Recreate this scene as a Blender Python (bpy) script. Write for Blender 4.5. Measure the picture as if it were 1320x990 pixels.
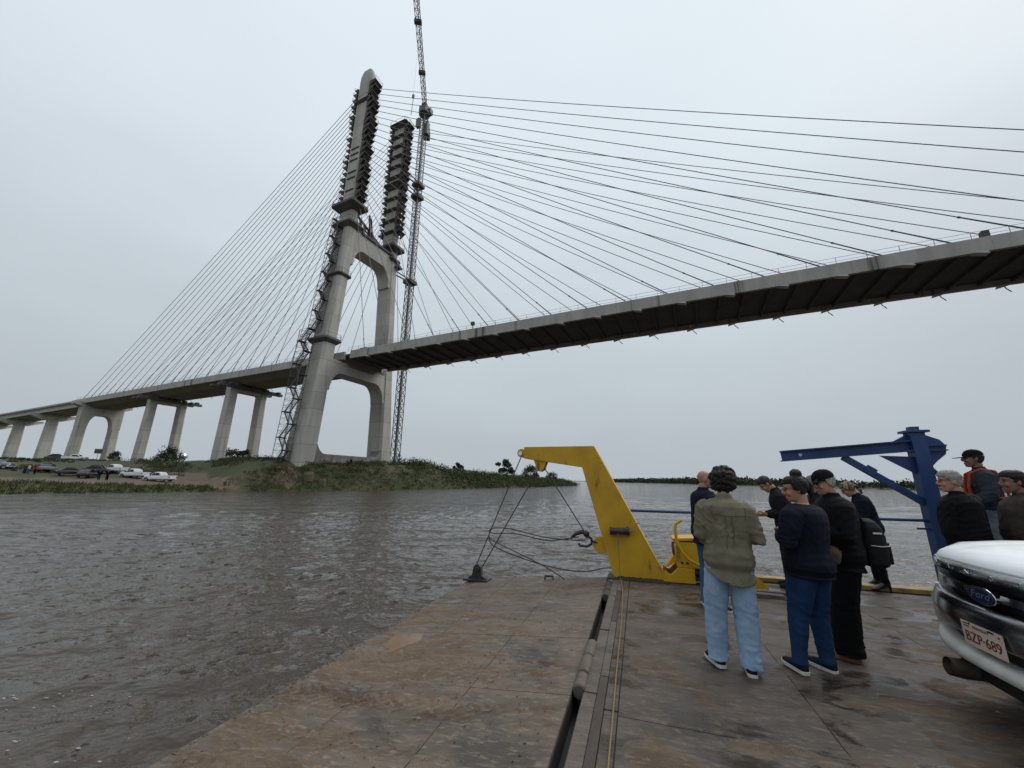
import bpy, bmesh, math, random
import numpy as np
from mathutils import Vector, Matrix, Euler, noise as mnoise
random.seed(7); RNG = np.random.default_rng(11)
R_ = math.radians
SC = bpy.context.scene
for o in list(bpy.data.objects): bpy.data.objects.remove(o)
COL = SC.collection

# ---------------------------------------------------------------- camera
CAM_H = 1.65
cd = bpy.data.cameras.new('camera'); cd.sensor_width = 36.0; cd.lens = 490.0/1320.0*36.0
cd.clip_start = 0.05; cd.clip_end = 20000
cam = bpy.data.objects.new('camera', cd); COL.objects.link(cam)
pit = math.atan(124.0/490.0); rol = R_(0.7)
fw = Vector((0, math.cos(pit), math.sin(pit))); up0 = Vector((0, -math.sin(pit), math.cos(pit))); r0 = Vector((1, 0, 0))
rv = r0*math.cos(rol)+up0*math.sin(rol); uv_ = -r0*math.sin(rol)+up0*math.cos(rol)
m = Matrix((rv, uv_, -fw)).transposed().to_4x4(); m.translation = (0, 0, CAM_H)
cam.matrix_world = m; SC.camera = cam

# ---------------------------------------------------------------- overcast sky and sun
SUN_EL, SUN_AZ = R_(48), R_(68)          # azimuth measured from +Y towards +X
W = bpy.data.worlds.new('World'); SC.world = W; W.use_nodes = True
nt = W.node_tree; nt.nodes.clear()
def wn(t, **k):
    n = nt.nodes.new(t)
    for a, b in k.items(): setattr(n, a, b)
    return n
out = wn('ShaderNodeOutputWorld'); bgd = wn('ShaderNodeBackground')
sky = wn('ShaderNodeTexSky', sky_type='NISHITA', sun_disc=False, sun_elevation=SUN_EL, sun_rotation=SUN_AZ,
         air_density=1.0, dust_density=8.0, ozone_density=1.0)
skys = wn('ShaderNodeVectorMath', operation='SCALE'); skys.inputs['Scale'].default_value = 0.055
nt.links.new(sky.outputs[0], skys.inputs[0])
geo = wn('ShaderNodeTexCoord'); sep = wn('ShaderNodeSeparateXYZ'); nt.links.new(geo.outputs['Generated'], sep.inputs[0])
# soft cloud variation on the direction
mp = wn('ShaderNodeMapping'); mp.inputs['Scale'].default_value = (1.0, 1.0, 3.0); nt.links.new(geo.outputs['Generated'], mp.inputs[0])
nz = wn('ShaderNodeTexNoise'); nz.inputs['Scale'].default_value = 1.6; nz.inputs['Detail'].default_value = 5; nz.inputs['Roughness'].default_value = .5
nt.links.new(mp.outputs[0], nz.inputs['Vector'])
nadd = wn('ShaderNodeMath', operation='MULTIPLY_ADD'); nadd.inputs[1].default_value = .34; nadd.inputs[2].default_value = -.17
nt.links.new(nz.outputs[0], nadd.inputs[0])
zz = wn('ShaderNodeMath', operation='ADD'); nt.links.new(sep.outputs[2], zz.inputs[0]); nt.links.new(nadd.outputs[0], zz.inputs[1])
rmp = wn('ShaderNodeValToRGB'); nt.links.new(zz.outputs[0], rmp.inputs[0])
cr = rmp.color_ramp
cr.elements[0].position = 0.0; cr.elements[0].color = (.44, .485, .525, 1)
cr.elements[1].position = 1.0; cr.elements[1].color = (.76, .84, .90, 1)
for p, c in ((.12, (.45, .50, .542)), (.35, (.53, .59, .638)), (.62, (.66, .735, .795)), (.82, (.72, .80, .86))):
    e = cr.elements.new(p); e.color = (*c, 1)
mx = wn('ShaderNodeMix', data_type='RGBA'); mx.inputs[0].default_value = .97
nt.links.new(skys.outputs[0], mx.inputs[6]); nt.links.new(rmp.outputs[0], mx.inputs[7])
nt.links.new(mx.outputs[2], bgd.inputs[0]); bgd.inputs[1].default_value = 1.0
nt.links.new(bgd.outputs[0], out.inputs[0])
sd = bpy.data.lights.new('sun', 'SUN'); sd.energy = 1.5; sd.angle = R_(50); sd.color = (1, .98, .95)
sun = bpy.data.objects.new('sun', sd); COL.objects.link(sun)
sdir = Vector((math.sin(SUN_AZ)*math.cos(SUN_EL), math.cos(SUN_AZ)*math.cos(SUN_EL), math.sin(SUN_EL)))
sun.rotation_euler = sdir.to_track_quat('Z', 'Y').to_euler(); sun.location = sdir*400
SC.view_settings.view_transform = 'Standard'; SC.view_settings.look = 'None'
SC.view_settings.exposure = 0.1; SC.view_settings.gamma = 1.0; SC.view_settings.use_curve_mapping = False

# ---------------------------------------------------------------- materials
MATS = {}
def mat(name, c1, c2=None, scale=4., detail=5, lo=.35, hi=.65, rough=.6, rough2=None, metal=0., bump=0., bscale=30.,
        stretch=(1, 1, 1), c3=None, s3=1., lo3=.5, hi3=.7, st3=(1, 1, 1), rough3=None, spec=.5, bdist=.02, coord='Object', coat=0., sheen=0.):
    m = bpy.data.materials.new(name); m.use_nodes = True; t = m.node_tree; b = t.nodes['Principled BSDF']; L = t.links.new
    b.inputs['Roughness'].default_value = rough; b.inputs['Metallic'].default_value = metal
    b.inputs['Specular IOR Level'].default_value = spec; b.inputs['Coat Weight'].default_value = coat; b.inputs['Coat Roughness'].default_value = .05
    if sheen: b.inputs['Sheen Weight'].default_value = sheen
    b.inputs['Base Color'].default_value = (*c1, 1)
    tc = t.nodes.new('ShaderNodeTexCoord')
    if coord == 'World':
        g = t.nodes.new('ShaderNodeNewGeometry'); src = g.outputs['Position']
    else: src = tc.outputs[coord]
    def noi(sc, st, det):
        mp = t.nodes.new('ShaderNodeMapping'); mp.inputs['Scale'].default_value = st; L(src, mp.inputs[0])
        n = t.nodes.new('ShaderNodeTexNoise'); n.inputs['Scale'].default_value = sc; n.inputs['Detail'].default_value = det; n.inputs['Roughness'].default_value = .6
        L(mp.outputs[0], n.inputs['Vector']); return n.outputs[0]
    def rng(s, a, bb):
        r = t.nodes.new('ShaderNodeMapRange'); r.inputs[1].default_value = a; r.inputs[2].default_value = bb; L(s, r.inputs[0]); return r.outputs[0]
    def mixc(f, a, bb):
        x = t.nodes.new('ShaderNodeMix'); x.data_type = 'RGBA'; L(f, x.inputs[0])
        for sock, v in ((x.inputs[6], a), (x.inputs[7], bb)):
            if isinstance(v, tuple): sock.default_value = (*v, 1)
            else: L(v, sock)
        return x.outputs[2]
    def mixf(f, a, bb):
        x = t.nodes.new('ShaderNodeMix'); x.data_type = 'FLOAT'; L(f, x.inputs[0])
        for sock, v in ((x.inputs[2], a), (x.inputs[3], bb)):
            if isinstance(v, float): sock.default_value = v
            else: L(v, sock)
        return x.outputs[0]
    colr = None; rgh = None
    if c2:
        f = rng(noi(scale, stretch, detail), lo, hi); colr = mixc(f, c1, c2)
        if rough2 is not None: rgh = mixf(f, float(rough), float(rough2))
    if c3:
        f3 = rng(noi(s3, st3, 5), lo3, hi3); colr = mixc(f3, colr if colr else c1, c3)
        if rough3 is not None: rgh = mixf(f3, rgh if rgh is not None else float(rough), float(rough3))
    if colr: L(colr, b.inputs['Base Color'])
    if rgh is not None: L(rgh, b.inputs['Roughness'])
    if bump:
        bp = t.nodes.new('ShaderNodeBump'); bp.inputs['Strength'].default_value = bump; bp.inputs['Distance'].default_value = bdist
        L(noi(bscale, stretch, 4), bp.inputs['Height']); L(bp.outputs[0], b.inputs['Normal'])
    MATS[name] = m; return m

mat('concrete', (.50, .475, .43), (.385, .365, .325), scale=.35, stretch=(1, 1, .12), rough=.85, c3=(.19, .18, .165), s3=.9, st3=(1.2, 1.2, .07), lo3=.56, hi3=.78, bump=.3, bscale=3)
mat('concrete_stained', (.20, .19, .175), (.13, .12, .11), scale=.9, stretch=(1, 1, .5), rough=.9, c3=(.30, .29, .27), s3=.5, lo3=.5, hi3=.7)
mat('concrete_pale', (.52, .50, .46), (.42, .40, .365), scale=.5, stretch=(1, 1, .2), rough=.85, c3=(.22, .21, .2), s3=.5, lo3=.6, hi3=.8, bump=.3, bscale=3)
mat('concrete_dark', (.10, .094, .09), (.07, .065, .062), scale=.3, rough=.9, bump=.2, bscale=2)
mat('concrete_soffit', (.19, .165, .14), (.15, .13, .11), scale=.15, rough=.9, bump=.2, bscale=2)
mat('fascia', (.42, .405, .375), (.32, .305, .28), scale=.5, stretch=(1, 1, .3), rough=.85, c3=(.09, .083, .075), s3=.55, st3=(1.0, 1, .04), lo3=.6, hi3=.68, bump=.25, bscale=3, coord='World')
def pour_lines(name, step=4.3):
    m = MATS[name]; t = m.node_tree; b = t.nodes['Principled BSDF']; L = t.links.new; src = b.inputs['Base Color'].links[0].from_socket
    tc = t.nodes.new('ShaderNodeTexCoord'); sp = t.nodes.new('ShaderNodeSeparateXYZ'); L(tc.outputs['Object'], sp.inputs[0])
    def ma(op, a, b_=None):
        n = t.nodes.new('ShaderNodeMath'); n.operation = op
        for i, v in enumerate((a, b_)):
            if v is None: continue
            if isinstance(v, (int, float)): n.inputs[i].default_value = v
            else: L(v, n.inputs[i])
        return n.outputs[0]
    fr = ma('FRACT', ma('DIVIDE', sp.outputs[2], step)); ln = ma('LESS_THAN', fr, .028); band = ma('FRACT', ma('MULTIPLY', ma('FLOOR', ma('DIVIDE', sp.outputs[2], step)), .377))
    mx = t.nodes.new('ShaderNodeMix'); mx.data_type = 'RGBA'; mx.blend_type = 'MULTIPLY'; mx.inputs[0].default_value = 1.; L(src, mx.inputs[6])
    g = ma('ADD', ma('MULTIPLY', band, .16), .86); g = ma('SUBTRACT', g, ma('MULTIPLY', ln, .3)); cb = t.nodes.new('ShaderNodeCombineColor'); [L(g, cb.inputs[i]) for i in range(3)]
    L(cb.outputs[0], mx.inputs[7]); L(mx.outputs[2], b.inputs['Base Color'])
pour_lines('concrete')
mat('formwork', (.060, .056, .052), (.105, .095, .082), scale=.8, rough=.8)
mat('scaffold_steel', (.07, .07, .072), (.11, .10, .09), scale=1., rough=.6, metal=.3)
mat('crane_steel', (.06, .06, .062), (.10, .10, .10), scale=.5, rough=.6)
mat('crane_grey', (.13, .135, .13), (.10, .10, .1), scale=.5, rough=.6)
mat('cable_sheath', (.15, .15, .155), (.20, .20, .21), scale=.1, rough=.6)
mat('cable_pipe', (.09, .09, .095), rough=.5)
mat('white_shade', (.55, .55, .53), rough=.6)
mat('yellow_paint', (.56, .325, .005), (.45, .245, .005), scale=2.2, detail=8, rough=.42, rough2=.6, c3=(.15, .070, .02), s3=7., st3=(1, 1, .28), lo3=.61, hi3=.72, rough3=.8, bump=.12, bscale=35, bdist=.01)
mat('yellow_pipe', (.55, .31, .01), (.45, .24, .01), scale=5, rough=.4)
mat('blue_paint', (.008, .042, .150), (.006, .028, .10), scale=3, rough=.42, rough2=.6, c3=(.06, .035, .025), s3=6., lo3=.70, hi3=.8, bump=.1, bscale=40, bdist=.01)
mat('blue_rail', (.012, .045, .16), (.01, .03, .10), scale=4, rough=.4)
mat('yellow_strip', (.40, .28, .06), (.25, .17, .06), scale=5, rough=.6, c3=(.10, .075, .05), s3=9., lo3=.52, hi3=.7)
mat('rusty_steel', (.045, .035, .03), (.085, .06, .045), scale=9, rough=.55, rough2=.8, metal=.3, bump=.4, bscale=60, bdist=.006)
mat('hinge_steel', (.085, .067, .053), (.14, .11, .085), scale=12, rough=.45, rough2=.75, metal=.25, bump=.4, bscale=60, bdist=.006)
mat('black_iron', (.014, .013, .013), (.035, .028, .024), scale=14, rough=.45, bump=.3, bscale=60, bdist=.004)
mat('wire_rope', (.035, .030, .027), (.06, .05, .042), scale=60, rough=.55, metal=.3)
mat('thin_rope', (.20, .145, .085), rough=.8)
mat('wood_plank', (.13, .105, .085), (.07, .055, .045), scale=6, stretch=(1, 12, 1), rough=.75, bump=.4, bscale=20)
def grime(name, ca, cb, cc, cd, wet=(.52, .60), wetdark=.55, rdry=.75, bump=.6):
    """wet, dirty steel: fine streaks, medium patches, dark stains, grit, and a wet film with low roughness"""
    m = bpy.data.materials.new(name); m.use_nodes = True; t = m.node_tree; b = t.nodes['Principled BSDF']; L = t.links.new
    tc = t.nodes.new('ShaderNodeTexCoord')
    def noi(sc, st, det, dist=0., off=0.):
        mp = t.nodes.new('ShaderNodeMapping'); mp.inputs['Scale'].default_value = st; mp.inputs['Location'].default_value = (off, off*.7, 0); L(tc.outputs['Object'], mp.inputs[0])
        n = t.nodes.new('ShaderNodeTexNoise'); n.inputs['Scale'].default_value = sc; n.inputs['Detail'].default_value = det; n.inputs['Roughness'].default_value = .65; n.inputs['Distortion'].default_value = dist
        L(mp.outputs[0], n.inputs['Vector']); return n.outputs[0]
    def rng(s_, a, c):
        r = t.nodes.new('ShaderNodeMapRange'); r.interpolation_type = 'SMOOTHSTEP'; r.inputs[1].default_value = a; r.inputs[2].default_value = c; L(s_, r.inputs[0]); return r.outputs[0]
    def mixc(f, a, c, typ='MIX'):
        x = t.nodes.new('ShaderNodeMix'); x.data_type = 'RGBA'; x.blend_type = typ
        if isinstance(f, float): x.inputs[0].default_value = f
        else: L(f, x.inputs[0])
        for sock, v in ((x.inputs[6], a), (x.inputs[7], c)):
            if isinstance(v, tuple): sock.default_value = (*v, 1)
            else: L(v, sock)
        return x.outputs[2]
    fine = noi(9, (1, 3.2, 1), 9, .6); med = noi(1.9, (1, 2.6, 1), 8, .5, 3.); big = noi(.75, (1, 1.6, 1), 6, .3, 8.)
    col = mixc(rng(med, .36, .64), ca, cb); col = mixc(rng(big, .50, .66), col, cc); col = mixc(rng(fine, .50, .72), col, cd)
    grit = noi(75, (1, 1.6, 1), 3); col = mixc(rng(grit, .60, .70), col, tuple(x*.45 for x in cc)); 
    grit2 = noi(120, (1, 1, 1), 2, 0, 5.); col = mixc(rng(grit2, .66, .76), col, tuple(min(1, x*1.5) for x in ca))
    w = rng(noi(1.15, (1, 2.0, 1), 6, .8, 20.), *wet)
    dk = t.nodes.new('ShaderNodeMix'); dk.data_type = 'RGBA'; dk.blend_type = 'MULTIPLY'; L(w, dk.inputs[0]); L(col, dk.inputs[6]); dk.inputs[7].default_value = (wetdark, wetdark*.97, wetdark*.93, 1); L(dk.outputs[2], b.inputs['Base Color'])
    ro = t.nodes.new('ShaderNodeMix'); ro.data_type = 'FLOAT'; L(w, ro.inputs[0]); ro.inputs[2].default_value = rdry; ro.inputs[3].default_value = .17; L(ro.outputs[0], b.inputs['Roughness'])
    hsum = t.nodes.new('ShaderNodeMath'); hsum.operation = 'MULTIPLY_ADD'; L(grit, hsum.inputs[0]); hsum.inputs[1].default_value = .6; L(fine, hsum.inputs[2])
    st = t.nodes.new('ShaderNodeMath'); st.operation = 'MULTIPLY_ADD'; L(w, st.inputs[0]); st.inputs[1].default_value = -bump*.75; st.inputs[2].default_value = bump
    bp = t.nodes.new('ShaderNodeBump'); bp.inputs['Distance'].default_value = .012; L(st.outputs[0], bp.inputs['Strength']); L(hsum.outputs[0], bp.inputs['Height']); L(bp.outputs[0], b.inputs['Normal'])
    b.inputs['Specular IOR Level'].default_value = .4; MATS[name] = m
grime('ramp_plate', (.140, .108, .081), (.090, .070, .055), (.062, .053, .046), (.215, .175, .135), wet=(.55, .66), wetdark=.65, rdry=.75)
grime('ramp_mud', (.150, .104, .070), (.104, .069, .046), (.068, .042, .027), (.215, .165, .120), wet=(.62, .72), wetdark=.65, rdry=.92, bump=1.)
grime('deck_plate', (.100, .077, .059), (.062, .048, .038), (.038, .028, .022), (.155, .124, .098), wet=(.49, .61), wetdark=.55, rdry=.6)
grime('deck_mud', (.132, .094, .064), (.086, .060, .041), (.052, .034, .023), (.185, .143, .104), wet=(.55, .66), wetdark=.6, rdry=.88, bump=1.)
grime('hinge_strip', (.125, .100, .080), (.085, .068, .055), (.060, .048, .040), (.17, .14, .115), wet=(.58, .7), wetdark=.7, rdry=.7)
mat('puddle', (.185, .115, .055), (.155, .095, .045), scale=3, rough=.2, spec=.25)
mat('hull', (.02, .02, .022), (.04, .03, .025), scale=3, rough=.6)
mat('soil', (.115, .083, .055), (.075, .055, .036), scale=.18, detail=8, rough=.95, c3=(.052, .062, .026), s3=.10, lo3=.36, hi3=.52, bump=.8, bscale=1.5, bdist=.25, coord='World')
mat('dirt_track', (.150, .108, .074), (.105, .076, .053), scale=.4, detail=8, rough=.95, bump=.6, bscale=2, bdist=.1, coord='World')
mat('rubble', (.15, .115, .085), (.10, .076, .056), scale=2, rough=.95)
mat('grass', (.050, .066, .022), (.085, .088, .035), scale=.25, rough=.75, coord='World', spec=.2)
mat('leaf_dark', (.028, .042, .014), (.050, .062, .020), scale=.4, rough=.7, coord='World', spec=.2)
mat('leaf_mid', (.045, .062, .020), (.075, .082, .028), scale=.35, rough=.7, coord='World', spec=.2)
mat('leaf_far', (.030, .040, .022), (.045, .055, .028), scale=.05, rough=.8, coord='World', spec=.2)
mat('bark', (.07, .055, .04), (.04, .03, .022), scale=3, rough=.9)
mat('car_white', (.74, .76, .77), rough=.28, coat=.5)
mat('hood_white', (.80, .815, .82), rough=.42, coat=.25)
mat('lip_white', (.60, .61, .58), (.45, .44, .40), scale=5, rough=.4, rough2=.55)
mat('chrome', (.36, .365, .37), (.29, .293, .296), scale=3, rough=.16, rough2=.26, metal=1., c3=(.17, .165, .16), s3=26, lo3=.62, hi3=.75, rough3=.45)
mat('chrome_bright', (.62, .63, .64), rough=.1, metal=1.)
mat('black_plastic', (.008, .008, .009), rough=.5)
mat('badge_blue', (.007, .013, .045), rough=.4, spec=.3)
mat('badge_silver', (.10, .12, .17), rough=.4)
mat('plate_face', (.55, .46, .36), (.48, .39, .30), scale=8, rough=.5)
mat('plate_ink', (.13, .022, .02), rough=.5)
mat('plate_dark', (.02, .018, .025), rough=.5)
mat('glass_dark', (.012, .014, .016), rough=.06, spec=.6)
mat('head_lens', (.45, .47, .48), rough=.08, spec=.6, coat=.6)
mat('rubber', (.012, .012, .012), rough=.8)
mat('car_navy', (.010, .016, .03), rough=.2, coat=.6)
mat('car_black', (.010, .012, .016), rough=.2, coat=.6)
mat('car_silver', (.28, .29, .30), rough=.3, metal=.5)
mat('wheel_rim', (.25, .25, .26), rough=.35, metal=.7)
mat('tail_red', (.25, .012, .01), rough=.3)
mat('skin', (.40, .215, .145), (.36, .18, .115), scale=9, rough=.5, bump=.1, bscale=80, bdist=.002)
mat('skin_red', (.40, .195, .14), (.35, .165, .115), scale=9, rough=.45)
mat('skin_dark', (.20, .10, .062), (.16, .08, .05), scale=9, rough=.45)
mat('hair_black', (.008, .0065, .006), (.018, .014, .012), scale=60, stretch=(1, 1, .3), rough=.42, bump=.9, bscale=110, bdist=.008, spec=.2)
mat('hair_grey', (.30, .29, .27), (.17, .165, .16), scale=45, stretch=(1, 1, .4), rough=.5, bump=.8, bscale=110, bdist=.006, spec=.2)
mat('hair_dark', (.014, .011, .009), (.05, .045, .04), scale=30, stretch=(1, 1, .4), rough=.45, bump=.8, bscale=110, bdist=.006, spec=.2)
mat('hair_blonde', (.05, .036, .024), (.32, .24, .15), scale=18, stretch=(1.5, 1.5, .25), rough=.42, lo=.45, hi=.62, bump=.9, bscale=100, bdist=.006, spec=.2)
def cloth(n, c, c2=None, **k):
    kk = dict(scale=10, rough=.85, bump=.3, bscale=45, bdist=.006, spec=.12); kk.update(k)
    mat(n, c, c2 or tuple(x*.72 for x in c), **kk)
cloth('olive_shirt', (.185, .165, .115), (.135, .12, .082))
mat('olive_seam', (.095, .085, .058), rough=.9, spec=.1); mat('navy_seam', (.005, .006, .012), rough=.9, spec=.1)
cloth('light_jeans', (.27, .375, .50), (.19, .285, .405), scale=7)
cloth('navy_knit', (.0085, .0105, .020), (.006, .007, .014))
cloth('blue_jeans', (.014, .040, .105), (.010, .027, .072), scale=6)
cloth('mid_jeans', (.05, .105, .19), (.035, .075, .14), scale=6)
cloth('black_cloth', (.0075, .0075, .0085))
cloth('black_trousers', (.005, .005, .0055))
cloth('charcoal', (.014, .013, .0155))
cloth('navy_jacket', (.008, .011, .021))
cloth('steel_jacket', (.028, .034, .044), (.02, .025, .033))
cloth('brown_jacket', (.055, .044, .036), (.040, .032, .026))
cloth('grey_jeans', (.13, .16, .18), (.09, .11, .13))
cloth('white_cloth', (.55, .55, .54))
cloth('mint_shirt', (.22, .36, .31))
cloth('life_orange', (.40, .055, .025), (.30, .04, .02))
cloth('tan_canvas', (.17, .125, .085))
cloth('red_cloth', (.35, .01, .02)); cloth('blue_cloth', (.04, .06, .10))
mat('bag_nylon', (.006, .006, .007), (.010, .010, .011), scale=20, rough=.75, spec=.2, bump=.5, bscale=30, bdist=.01)
mat('cap_black', (.008, .008, .009), rough=.9, spec=.08); mat('cap_grey', (.12, .125, .13), rough=.9, spec=.1)
mat('shoe_black', (.010, .010, .011), rough=.7, spec=.15); mat('shoe_brown', (.20, .09, .035), (.15, .065, .025), scale=12, rough=.6); mat('sole_white', (.62, .61, .58), (.45, .43, .4), scale=20, rough=.7)
mat('boot_leather', (.008, .008, .009), rough=.3)
mat('lens_black', (.006, .006, .008), rough=.1); mat('frame_dark', (.02, .012, .01), rough=.4)
mat('hole_sky', (.55, .52, .5), rough=.2); mat('lip_pink', (.27, .11, .085), rough=.5); mat('paper', (.72, .74, .76), rough=.6)

# ---------------------------------------------------------------- mesh builder
class MB:
    def __init__(s): s.v = []; s.f = []
    def add(s, vs, fs):
        o = len(s.v); s.v.extend([tuple(map(float, p)) for p in vs]); s.f.extend([tuple(i+o for i in f) for f in fs]); return s
    def box(s, c, d, rz=0., bev=0.):
        x, y, z = [q/2 for q in d]
        vs = [Vector((a*x, b*y, e*z)) for a in (-1, 1) for b in (-1, 1) for e in (-1, 1)]
        if rz: vs = [Matrix.Rotation(rz, 3, 'Z')@v for v in vs]
        vs = [v+Vector(c) for v in vs]
        return s.add(vs, [(0, 1, 3, 2), (4, 6, 7, 5), (0, 4, 5, 1), (2, 3, 7, 6), (0, 2, 6, 4), (1, 5, 7, 3)])
    def bar(s, p, q, w, h=None, up=(0, 0, 1)):
        p = Vector(p); q = Vector(q); h = h or w; d = (q-p).normalized(); u = Vector(up)
        if abs(d.dot(u)) > .98: u = Vector((0, 1, 0)) if abs(d.y) < .9 else Vector((1, 0, 0))
        a = d.cross(u).normalized(); b = a.cross(d).normalized()
        vs = [e+a*i*w/2+b*j*h/2 for e in (p, q) for i, j in ((-1, -1), (1, -1), (1, 1), (-1, 1))]
        return s.add(vs, [(0, 3, 2, 1), (4, 5, 6, 7)]+[(k, (k+1) % 4, 4+(k+1) % 4, 4+k) for k in range(4)])
    def tube(s, pts, r, n=8, cap=True):
        pts = [Vector(p) for p in pts]; N = len(pts); rs = r if isinstance(r, (list, tuple)) else [r]*N
        vs = []; prev = None
        for i, p in enumerate(pts):
            d = (pts[min(i+1, N-1)]-pts[max(i-1, 0)]).normalized()
            a = (prev-d*prev.dot(d)) if prev is not None else d.orthogonal()
            if a.length < 1e-6: a = d.orthogonal()
            a.normalize(); prev = a; b = d.cross(a)
            vs += [p+(a*math.cos(2*math.pi*k/n)+b*math.sin(2*math.pi*k/n))*rs[i] for k in range(n)]
        fs = [(i*n+k, i*n+(k+1) % n, (i+1)*n+(k+1) % n, (i+1)*n+k) for i in range(N-1) for k in range(n)]
        if cap: fs += [tuple(range(n-1, -1, -1)), tuple((N-1)*n+k for k in range(n))]
        return s.add(vs, fs)
    def loft(s, rings, closed=True, cap=True):
        n = len(rings[0]); vs = [p for r in rings for p in r]; N = len(rings)
        kk = n if closed else n-1
        fs = [(i*n+k, i*n+(k+1) % n, (i+1)*n+(k+1) % n, (i+1)*n+k) for i in range(N-1) for k in range(kk)]
        if cap: fs += [tuple(range(n-1, -1, -1)), tuple((N-1)*n+k for k in range(n))]
        return s.add(vs, fs)
    def prism(s, prof, axis, a, b):
        """prof: 2d polygon; axis 0/1/2 = extrude axis; remaining axes in order"""
        def mk(p, t):
            l = list(p); l.insert(axis, t); return tuple(l)
        n = len(prof)
        return s.add([mk(p, a) for p in prof]+[mk(p, b) for p in prof],
                     [tuple(range(n-1, -1, -1)), tuple(range(n, 2*n))]+[(k, (k+1) % n, n+(k+1) % n, n+k) for k in range(n)])
    def ball(s, c, r, nu=12, nv=8, rot=None):
        r = r if isinstance(r, (list, tuple)) else (r, r, r); c = Vector(c); vs = [Vector((0, 0, -r[2]))]
        for j in range(1, nv):
            t = math.pi*j/nv-math.pi/2
            vs += [Vector((r[0]*math.cos(t)*math.cos(2*math.pi*i/nu), r[1]*math.cos(t)*math.sin(2*math.pi*i/nu), r[2]*math.sin(t))) for i in range(nu)]
        vs.append(Vector((0, 0, r[2])))
        if rot is not None: vs = [rot@v for v in vs]
        fs = [(0, 1+(i+1) % nu, 1+i) for i in range(nu)]
        for j in range(nv-2):
            fs += [(1+j*nu+i, 1+j*nu+(i+1) % nu, 1+(j+1)*nu+(i+1) % nu, 1+(j+1)*nu+i) for i in range(nu)]
        l = len(vs)-1; b = 1+(nv-2)*nu; fs += [(b+i, b+(i+1) % nu, l) for i in range(nu)]
        return s.add([v+c for v in vs], fs)
    def mesh(s, name, material, smooth=False, bevel=0., fix=True):
        me = bpy.data.meshes.new(name); me.from_pydata(s.v, [], s.f)
        if fix or bevel:
            bm = bmesh.new(); bm.from_mesh(me); bmesh.ops.recalc_face_normals(bm, faces=bm.faces)
            if bevel: bmesh.ops.bevel(bm, geom=[e for e in bm.edges if len(e.link_faces) == 2 and e.calc_face_angle(0) > .5], offset=bevel, segments=2, affect='EDGES', profile=.6)
            bm.to_mesh(me); bm.free()
        if smooth:
            me.polygons.foreach_set('use_smooth', [True]*len(me.polygons))
            try: me.set_sharp_from_angle(angle=R_(smooth if smooth is not True else 50))
            except Exception: pass
        if material: me.materials.append(MATS[material])
        return me
    def build(s, name, material, parent=None, smooth=False, bevel=0., fix=True):
        return link(name, s.mesh(name, material, smooth, bevel, fix), parent)
def link(name, me, parent=None):
    o = bpy.data.objects.new(name, me); COL.objects.link(o)
    if parent is not None: o.parent = parent
    return o
def tag(o, label=None, cat=None, group=None, kind=None):
    if label: o['label'] = label
    if cat: o['category'] = cat
    if group: o['group'] = group
    if kind: o['kind'] = kind
    return o
def empty(name, loc=(0, 0, 0), rz=0., label=None, cat=None, group=None):
    o = bpy.data.objects.new(name, None); COL.objects.link(o); o.location = loc; o.rotation_euler = (0, 0, rz); o.empty_display_size = .3
    return tag(o, label, cat, group)
def copy_tree(o, parent=None):
    c = o.copy(); COL.objects.link(c); c.parent = parent
    for ch in o.children: copy_tree(ch, c)
    return c
def np_mesh(name, V, F, material, smooth=False):
    me = bpy.data.meshes.new(name); V = np.asarray(V, np.float32); F = np.asarray(F, np.int32); k = F.shape[1]
    me.vertices.add(len(V)); me.vertices.foreach_set('co', V.ravel()); me.loops.add(F.size); me.loops.foreach_set('vertex_index', F.ravel())
    me.polygons.add(len(F)); me.polygons.foreach_set('loop_start', np.arange(0, F.size, k, dtype=np.int32))
    me.update(calc_edges=True); me.validate()
    if smooth: me.polygons.foreach_set('use_smooth', np.ones(len(F), bool))
    me.materials.append(MATS[material]); return me
def grid_faces(nx, ny):
    i, j = np.meshgrid(np.arange(nx-1), np.arange(ny-1), indexing='ij'); a = i*ny+j
    return np.stack([a, a+ny, a+ny+1, a+1], -1).reshape(-1, 4)
_P = RNG.permutation(256); _P = np.concatenate([_P, _P])
def vnoise(x, y):                               # smooth 2d value noise, about -1..1
    xi = np.floor(x).astype(int); yi = np.floor(y).astype(int); fx = x-xi; fy = y-yi
    fx = fx*fx*(3-2*fx); fy = fy*fy*(3-2*fy)
    h = lambda a, b: _P[(_P[a & 255]+b) & 255]/127.5-1
    return (h(xi, yi)*(1-fx)+h(xi+1, yi)*fx)*(1-fy)+(h(xi, yi+1)*(1-fx)+h(xi+1, yi+1)*fx)*fy
def fbm(x, y, o=4):
    r = 0; a = 1.
    for k in range(o): r = r+a*vnoise(x*2**k+17*k, y*2**k+31*k); a *= .5
    return r
def graded(lo, hi, a, b, step, g):
    v = list(np.arange(a, b+step/2, step)); d = step; x = v[-1]
    while x < hi: d *= g; x += d; v.append(min(x, hi))
    d = step; x = v[0]; w = []
    while x > lo: d *= g; x -= d; w.append(max(x, lo))
    return np.array(w[::-1]+v)
WATER_Z = -1.0
BR = R_(-25.386)                  # bridge axis: local x runs along the deck, local y across it
FR = R_(-18.0)                    # ferry axis: local x across the ferry, local y towards its end
def rot2(x, y, a): return (x*math.cos(a)-y*math.sin(a), x*math.sin(a)+y*math.cos(a))
def bw(s, n): return rot2(s, n, BR)
def fwd(u, v): return rot2(u, v, FR)

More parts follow.
